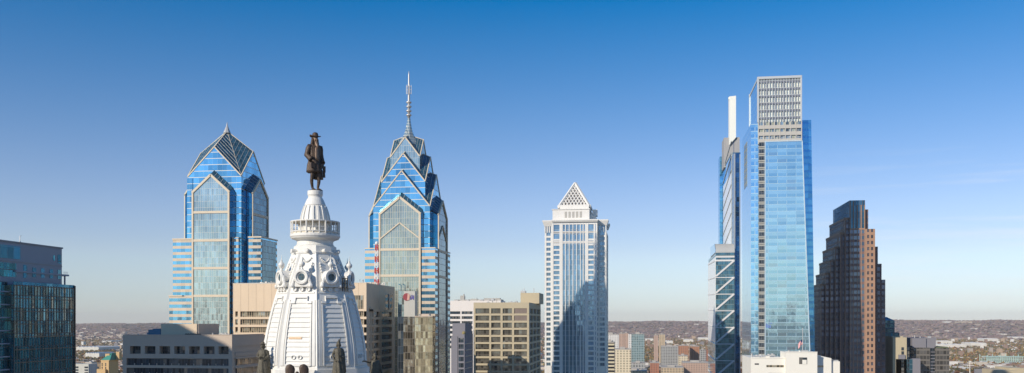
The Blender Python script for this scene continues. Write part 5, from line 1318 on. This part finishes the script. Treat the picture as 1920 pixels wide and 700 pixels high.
# ------------------------------------------------------------ mid-distance blocks seen between the towers
def pmat(nm, wall, cw, ch, mw, mh, win=(.10,.11,.13)):
    return glass(nm, win, .4, .2, cw, ch, mw, mh, wall, var=.5, wob=.02)
FM = {
 'white': pmat('far_white', (.66,.63,.58), 3.5, 3.4, 2.0, 2.0, (.3,.3,.3)), 'cream': pmat('far_cream', (.66,.56,.40), 4.2, 3.4, 2.4, 1.9, (.26,.22,.16)),
 'pink': pmat('far_pink', (.48,.33,.25), 4, 3.4, 2.6, 2.0), 'orange': pmat('far_orange', (.42,.20,.11), 4, 3.4, 2.4, 1.6), 'teal': pmat('far_teal', (.30,.36,.35), 3.2, 3.2, 1.1, 1.2, (.10,.20,.22)),
 'grey': pmat('far_grey', (.40,.39,.36), 4.2, 3.8, 1.6, 1.8), 'tan': pmat('far_tan', (.55,.42,.27), 4.5, 3.6, 2.4, 1.9), 'brick': pmat('far_brick', (.36,.16,.10), 4, 3.4, 2.6, 2.0),
 'stripe': pmat('far_stripe', (.60,.52,.36), 40, 3.9, .5, 1.9, (.05,.05,.06)), 'sand': pmat('far_sand', (.60,.50,.36), 3.6, 3.3, 2.2, 1.9)}
roofm = pbr('flat_roof', (.40,.37,.33), .9, var=.2)
def blk(label, V, pa, pb, ytop, depth, mat, extra=(), name='apartment_block', cat='apartment block'):
    x0, x1 = U(pa, V), U(pb, V); z = Z(ytop, (pa+pb)/2, V)
    r_ = thing(name, label, cat, ((x0+x1)/2, V+depth/2, 0))
    g = MB(); g.box(x0, x1, V, V+depth, 0, z); g.build('wall', FM[mat], r_)
    g = MB(); g.box(x0-.15, x1+.15, V-.15, V+depth+.15, z, z+.9); w_ = x1-x0
    g.box(x0+w_*.3, x0+w_*.62, V+depth*.3, V+depth*.6, z+.9, z+3.6); g.box(x0+w_*.7, x0+w_*.8, V+depth*.5, V+depth*.6, z+.9, z+2.2); g.build('roof', roofm, r_)
    for (ea, eb, em, eo) in extra:
        g = MB(); g.box(U(ea,V), U(eb,V), V-eo, V+depth*.8, 0, z+.5); g.build('stair_shaft', FM[em], r_)
    return r_
blk('cream block with dark window stripes against the edge of the white skyscraper', 1000, 1134, 1152, 643, 25, 'stripe')
blk('tall narrow white block behind the dark striped cream block', 1500, 1130, 1160, 628, 30, 'white')
blk('cream residential slab with rows of small windows left of the teal tower', 1250, 1153, 1183, 656, 30, 'cream')
blk('tall pink brown tower pair behind the cream slab', 2300, 1160, 1170, 626, 30, 'pink')
blk('pink brown tower with a recessed middle left of the teal tower', 2300, 1170.5, 1178, 625, 30, 'pink', ((1173,1175,'brick',-1),))
blk('teal green residential tower with a white end wall', 1700, 1184, 1208.5, 627, 26, 'teal', ((1178,1184.1,'white',0),))
blk('left one of the two pink towers in the distance', 2700, 1226, 1234, 629, 30, 'pink')
blk('right one of the two pink towers in the distance', 2700, 1235.5, 1247, 627.5, 30, 'tan')
blk('long grey hospital building with a white upper block', 2300, 1240, 1273, 650, 60, 'grey', ((1246,1258,'white',-8),), 'hospital', 'hospital')
blk('orange brick block right of the long grey hospital building', 2100, 1273, 1291, 648.5, 40, 'orange')
blk('orange red twin gabled block beside the slim dark tower', 2150, 1294, 1311, 650, 40, 'orange')
blk('grey office cube against the slim dark tower', 1800, 1313, 1324, 657, 30, 'grey', ((1323.5,1330,'brick',0),))
blk('cream low block in the middle of the gap between the towers', 1600, 1273, 1290, 668, 40, 'cream')
blk('long tan brick warehouse near the bottom of the gap', 1500, 1280, 1332, 681, 50, 'pink', (), 'warehouse', 'warehouse')
blk('yellow roofed hall with a stepped tan tower behind it', 1450, 1240, 1282, 690, 60, 'tan', ((1259,1272,'tan',-20),), 'hall', 'hall')
blk('brick building with a plain side at the bottom of the gap', 1500, 1219, 1236, 681, 40, 'brick')
blk('dark shaded block in front of the teal tower', 1400, 1184, 1210, 682, 40, 'grey')
blk('flat roofed cream hall at the very bottom of the gap', 1300, 1163, 1213, 697, 70, 'cream', (), 'hall', 'hall')
blk('big sand coloured building on the far hillside', 10200, 1797, 1823, 603.5, 120, 'sand', (), 'institution', 'building')
blk('smaller pale building left of the sand coloured one on the hillside', 10200, 1771, 1784, 602.8, 80, 'white', (), 'institution', 'building')
for i, (a, b, y, d, V) in enumerate(((1735,1812,632.5,120,4600),(1820,1850,627.5,140,4900),(143,185,651,160,3600),(160,186,656.5,90,2900),(192,208,640,120,5200),(240,262,623.5,100,5500),(1688,1704,628.5,80,4700),(1762,1786,624,100,5400),(1845,1872,619.5,120,6200),(1900,1930,614,130,6900),(1233,1262,625.5,120,5200),(1282,1300,622,90,5600),(1310,1328,617,110,6300),(1210,1225,620,80,5900))):
    lab = ('long bright flat shed', 'pale shed with many bays', 'long white roofed shed', 'short white shed', 'distant pale shed', 'far white hall', 'low white hall', 'wide grey white shed', 'pale hall high up', 'white hall near the hills', 'distant cream shed', 'small far shed', 'long far shed', 'tiny pale hall')[i]
    where = ' right of the dark brown block' if a > 1600 else (' beyond the golden tower' if a < 300 else ' in the gap beside the slim dark tower')
    x0, x1 = U(a, V), U(b, V); zr = max(8, min(22, Z(y, a, V))); r_ = thing('warehouse', lab+where, 'warehouse', ((x0+x1)/2, V, 0), 'large sheds on the plain')
    g = MB(); g.box(x0, x1, V, V+d, -5, zr); g.build('wall', pbr('shed_wall%d' % i, (.66,.62,.54), .8) if i == 0 else bpy.data.materials['shed_wall0'], r_)
    g = MB(); nb = 6
    for q in range(nb):
        xa_, xb_ = x0+(x1-x0)*q/nb, x0+(x1-x0)*(q+1)/nb
        g.loft([[(xa_,V-.3,zr),(xb_-.2,V-.3,zr),((xa_+xb_)/2,V-.3,zr+3)],[(xa_,V+d,zr),(xb_-.2,V+d,zr),((xa_+xb_)/2,V+d,zr+3)]])
    g.build('roof', pbr('shed_roof', (.74,.71,.66), .7) if i == 0 else bpy.data.materials['shed_roof'], r_)
# pale green steel frame hall far right
V = 2900; r_ = thing('steel_frame_hall', 'pale green steel framed hall under construction far right', 'hall', (U(1890,V), V, 0))
g = MB(); x0, x1 = U(1851,V), U(1925,V)
for i in range(19):
    x = x0+(x1-x0)*i/18
    g.box(x-1, x+1, V+1, V+60, 26, 27)
    for y in (V, V+60): g.box(x-1.0, x+1.0, y, y+1, 0, 26 if i % 6 else 32)
for z in (9, 18, 25.5):
    for y in (V, V+60): g.box(x0, x1, y+.1, y+1.1, z, z+1)
g.build('steel_frame', pbr('green_steel', (.42,.55,.48), .5), r_)
g = MB(); g.box(x0, x1, V+2, V+58, 0, 12); g.build('infill', pbr('pale_infill', (.45,.50,.44), .8), r_)
# thin white pole
r_ = thing('light_mast', 'tall thin white mast beyond the dark brown block', 'mast', (U(1818.5,1700), 1700, 0))
g = MB(); g.tube((U(1818.5,1700),1700,0), (U(1818.5,1700),1700,Z(677,1818,1700)), .9, .5, 8); g.build('pole', M['cream'], r_)
g = MB(); g.box(U(1818.5,1700)-2, U(1818.5,1700)+2, 1699.5, 1700.5, Z(678,1818,1700), Z(677,1818,1700)); g.build('lamp_head', M['cream'], r_)

# ------------------------------------------------------------ far trees and houses
WED = [(136,236),(1134,1334),(1386,1412),(1652,1930)]
def inwedge(x, y):
    t = -ST*x+CT*y
    if t < 1: return None
    px = 960+F*(CT*x+ST*y)/t; py = HY+F*CZ/t
    for a, b in WED:
        if a <= px <= b: return px, py
    return None
def islmat(nm, cols, rough=.9):
    mt = bpy.data.materials.new(nm); N = NT(mt)
    g = N.n('ShaderNodeNewGeometry').outputs['Random Per Island']
    r = N.n('ShaderNodeValToRGB', {0: g}); cr_ = r.color_ramp; cr_.interpolation = 'CONSTANT'
    cr_.elements[0].position = 0; cr_.elements[0].color = cols[0]+(1,); cr_.elements[1].position = 1/len(cols); cr_.elements[1].color = cols[1]+(1,)
    for i in range(2, len(cols)): e_ = cr_.elements.new(i/len(cols)); e_.color = cols[i]+(1,)
    N.n('ShaderNodeOutputMaterial', {0: N.n('ShaderNodeBsdfPrincipled', {'Base Color': r.outputs[0], 'Roughness': rough}).outputs[0]})
    return mt
HC = [(.56,.48,.38),(.72,.68,.62),(.44,.32,.22),(.24,.15,.11),(.46,.36,.26),(.22,.21,.22),(.40,.34,.28),(.30,.20,.15)]
TC_ = [(.13,.12,.04),(.19,.13,.045),(.26,.12,.04),(.11,.09,.05),(.16,.12,.075),(.28,.18,.05),(.075,.085,.04),(.16,.075,.035)]
# tree prototypes: trunk with limbs and a ragged crown of small leaf clumps
tm = [pbr('autumn_leaves', c, .9, var=.35, scale=.3, fine=1, streak=False) for c in ((.13,.12,.05),(.22,.13,.045),(.17,.085,.04),(.10,.085,.065))]
bark = pbr('bark', (.12,.09,.07), .9)
protos = []
for k in range(4):
    cmb = MB(); rr = random.Random(k)
    for q in range(150):
        a = rr.random()*6.28; b = rr.uniform(-1, 1); r0 = (rr.random()**.4)
        if rr.random() < .12: r0 *= 1.15
        c = (5.2*r0*math.cos(a)*math.sqrt(1-b*b), 5.2*r0*math.sin(a)*math.sqrt(1-b*b), 9+4.3*r0*b+.8*math.sin(a*3))
        sz = rr.uniform(.5, 1.5)
        for _ in range(3):
            u1 = Vector((rr.uniform(-1,1),rr.uniform(-1,1),rr.uniform(-1,1)))*sz; u2 = Vector((rr.uniform(-1,1),rr.uniform(-1,1),rr.uniform(-1,1)))*sz; c_ = Vector(c)
            cmb.add([c_-u1, c_+u2, c_+u1, c_-u2], [(0,1,2,3)])
    tmb = MB(); tmb.tube((0,0,0), (0,0,8), .45, .2, 6)
    for q in range(4): a = q*1.6; tmb.tube((0,0,4.5+q*.7), (3*math.cos(a),3*math.sin(a),8+q*.6), .2, .06, 5)
    protos.append((cmb, tmb))
hmats = [pbr('house_wall', c, .85, var=.1) for c in HC]
rmats = [pbr('house_roof', c, .85, var=.12) for c in ((.20,.19,.19),(.34,.30,.26),(.52,.50,.47),(.24,.14,.10))]
def house_mb(kind, w_, d_, h_):
    a = MB(); b = MB(); a.box(-w_, w_, -d_, d_, 0, h_)
    if kind == 0: b.loft([[(-w_-.4,-d_-.4,h_),(w_+.4,-d_-.4,h_),(w_+.4,d_+.4,h_),(-w_-.4,d_+.4,h_)],[(-w_-.2,-.1,h_+3.2),(w_+.2,-.1,h_+3.2),(w_+.2,.1,h_+3.2),(-w_-.2,.1,h_+3.2)]]); b.box(w_*.5-.5, w_*.5+.5, 1, 2, h_, h_+4)
    else: b.box(-w_-.2, w_+.2, -d_-.2, d_+.2, h_, h_+.6); b.box(-w_*.3, w_*.1, -1, 2, h_+.6, h_+2.4)
    return a, b
hp = []
for i, (kd, w_, d_, h_) in enumerate(((0,7,6,7),(0,10,6,8),(1,12,9,9),(1,16,10,12),(0,14,6,9),(1,9,8,14))):
    a, b = house_mb(kd, w_, d_, h_); hp.append((a, b))
HL = {}
def put(meshes, cnt, x, y, z, rot, sc, name, label, cat, group, partnames, mats):
    r_ = bpy.data.objects.new(name, None); COL.objects.link(r_); r_.location = (x, y, z); r_.rotation_euler = (0, 0, rot); r_.scale = (sc, sc, sc)
    r_['label'] = label; r_['category'] = cat; r_['group'] = group
    for pn_, me in zip(partnames, meshes):
        o = bpy.data.objects.new(pn_, me); COL.objects.link(o); o.parent = r_
def mesh_of(mb, nm, mat):
    me = bpy.data.meshes.new(nm); me.from_pydata([tuple(p) for p in mb.v], [], mb.f); me.materials.append(mat); fixn(me); return me
TM = [(mesh_of(c, 'crown', tm[k]), mesh_of(t, 'trunk', bark)) for k, (c, t) in enumerate(protos)]
HM = [[(mesh_of(a, 'wall', hmats[(i*3+j) % 8]), mesh_of(b, 'roof', rmats[(i+j) % 4])) for j in range(3)] for i, (a, b) in enumerate(hp)]
rr = random.Random(11)
spots_h, spots_t = [], []
def dens(x, y):
    return .5+.5*math.sin(x/190+1.3*math.sin(y/310))*math.sin(y/240+1.1*math.sin(x/410))
def free(x, y):
    for o in BL:
        if o[0]-8 < x < o[1]+8 and o[2]-8 < y < o[3]+8: return False
    return True
BL = []
for o in COL.objects:
    if o.parent is None and o.type == 'EMPTY':
        xs0 = [o.location.x+c[0] for ch in o.children if ch.type == 'MESH' for c in ch.bound_box]; ys0 = [o.location.y+c[1] for ch in o.children if ch.type == 'MESH' for c in ch.bound_box]
        if xs0: BL.append((min(xs0), max(xs0), min(ys0), max(ys0)))
for _ in range(110000):
    t = 1500+5600*rr.random()**1.3; a = rr.uniform(-.52, .60)
    x, y = t*(fx+a*rx), t*(fy+a*ry)
    if a < -.24 and a > -.40 and False: continue
    wv = inwedge(x, y)
    if wv is None:
        if rr.random() < .85: continue
    if not free(x, y): continue
    dd = dens(x, y)
    (spots_h if rr.random() < .18+.62*dd*dd else spots_t).append((t, x, y, wv, dd))
spots_h.sort(key=lambda s: (s[3] is None, s[0])); spots_t.sort(key=lambda s: (s[3] is None, s[0]))
# keep the 300 nearest of each that the photograph shows, spaced so that they do not overlap
def spaced(sp, dmin):
    G = {}; out = []
    for s in sp:
        k = (int(s[1]//dmin), int(s[2]//dmin))
        if any((k[0]+i, k[1]+j) in G for i in (-1,0,1) for j in (-1,0,1)): continue
        G[k] = 1; out.append(s)
    return out
sh_ = spaced(spots_h, 20); st__ = spaced(spots_t, 8.5)
def vis(s): return s[3] is not None and s[3][1] < 712
ih = [s for s in sh_ if vis(s)][:300]; it = [s for s in st__ if vis(s)][:300]
si = set(id(s) for s in ih+it)
def where(px): return 'left of the golden brick tower' if px < 300 else ('in the gap right of the white skyscraper' if px < 1400 else 'on the plain right of the dark brown block')
for s in ih:
    i = rr.randrange(6); j = rr.randrange(3)
    knd = 'pitched roof' if i in (0,1,4) else 'flat roof'
    put(HM[i][j], 0, s[1], s[2], 0, (0 if rr.random() < .6 else R(90))+rr.uniform(-.1,.1), rr.uniform(.85,1.35), 'house', 'small distant house with a %s %s' % (knd, where(s[3][0])), 'house', 'houses spread over the plain', ('wall', 'roof'), None)
tn = ('olive green', 'golden orange', 'rust red', 'bare brown')
for s in it:
    i = rr.choice((0,0,1,2,3,3)); sc = rr.uniform(.8, 1.5)
    put(TM[i], 0, s[1], s[2], 0, rr.random()*6, sc, 'autumn_tree', '%s autumn tree %s' % (tn[i], where(s[3][0])), 'tree', 'autumn trees spread over the plain', ('crown', 'trunk'), None)
mb = MB()
for s in sh_:
    if id(s) in si: continue
    _, x, y, wv, dd = s; w_ = rr.uniform(5, 11)*(1.8 if rr.random() < .06 else 1); d_ = rr.uniform(4, 8); h_ = rr.uniform(5, 10)+(rr.random() < .03)*18
    if rr.random() < .4: w_, d_ = d_, w_
    if rr.random() < .5: mb.box(x-w_, x+w_, y-d_, y+d_, -.5, h_)
    else: mb.loft([[(x-w_,y-d_,-.5),(x+w_,y-d_,-.5),(x+w_,y+d_,-.5),(x-w_,y+d_,-.5)],[(x-w_,y-d_,h_),(x+w_,y-d_,h_),(x+w_,y+d_,h_),(x-w_,y+d_,h_)],[(x-w_,y-.1,h_+3),(x+w_,y-.1,h_+3),(x+w_,y+.1,h_+3),(x-w_,y+.1,h_+3)]])
o = mb.build('distant_housing', islmat('housing_mat', HC)); o['kind'] = 'stuff'; tag(o, 'dense far quarters of pale and brick houses fading towards the hills', 'housing')
mb = MB()
for s in st__:
    if id(s) in si: continue
    _, x, y, wv, dd = s
    r0 = rr.uniform(4, 8); z = rr.uniform(5, 9)
    for q in range(3):
        cx_, cy_, cz_ = x+rr.uniform(-r0,r0)*.7, y+rr.uniform(-r0,r0)*.7, z+rr.uniform(-2,3); rq_ = r0*rr.uniform(.5,.8)
        P_ = [Vector((cx_+a*rq_*rr.uniform(.7,1.3), cy_+b*rq_*rr.uniform(.7,1.3), cz_+c*rq_*rr.uniform(.7,1.3))) for a, b, c in ((1,0,0),(0,1,0),(-1,0,0),(0,-1,0),(0,0,1),(0,0,-1))]
        mb.add(P_, [(0,1,4),(1,2,4),(2,3,4),(3,0,4),(1,0,5),(2,1,5),(3,2,5),(0,3,5)])
o = mb.build('distant_trees', islmat('trees_mat', TC_)); o['kind'] = 'stuff'; tag(o, 'countless brown and olive autumn trees among the far houses', 'trees')
# woods and scattered houses climbing the hills
mb = MB(); mh_ = MB()
for _ in range(26000):
    t = 6300+6300*rr.random(); a = rr.uniform(-.55, .62); x, y = t*(fx+a*rx), t*(fy+a*ry)
    if inwedge(x, y) is None and rr.random() < .8: continue
    z = terrain_h(math.hypot(x, y), math.atan2(CT*x+ST*y, -ST*x+CT*y)); n_ = math.sin(x/420+math.sin(y/600))*math.sin(y/500+math.sin(x/350))
    if rr.random() < (.04+.18*max(0, n_))*max(.04, 1-(t-6300)/4200):
        w_ = rr.uniform(8, 26); d_ = rr.uniform(8, 16); mh_.box(x-w_, x+w_, y-d_, y+d_, z-6, z+rr.uniform(8, 17))
    else:
        r0 = rr.uniform(14, 34); h0 = rr.uniform(9, 17)
        P_ = [Vector((x+a_*r0*rr.uniform(.7,1.3), y+b_*r0*rr.uniform(.7,1.3), z+c_*h0*rr.uniform(.7,1.2))) for a_, b_, c_ in ((1,0,.4),(0,1,.4),(-1,0,.4),(0,-1,.4),(0,0,1),(0,0,-.5))]
        mb.add(P_, [(0,1,4),(1,2,4),(2,3,4),(3,0,4),(1,0,5),(2,1,5),(3,2,5),(0,3,5)])
HT = [(.21,.14,.13),(.25,.17,.15),(.17,.13,.13),(.27,.18,.13),(.19,.16,.12),(.23,.14,.13),(.20,.15,.15),(.28,.19,.15)]
o = mb.build('hill_woods', islmat('hill_woods_mat', HT)); o['kind'] = 'stuff'; tag(o, 'bare brown and russet woods covering the far hills', 'woods')
o = mh_.build('hill_housing', islmat('hill_housing_mat', [(.50,.45,.38),(.42,.36,.30),(.34,.28,.24),(.60,.56,.50)])); o['kind'] = 'stuff'; tag(o, 'pale houses and sheds scattered up the far hills', 'housing')
print('houses', len(ih), 'trees', len(it), 'stuff', len(sh_), len(st__), 'objects', len(COL.objects))
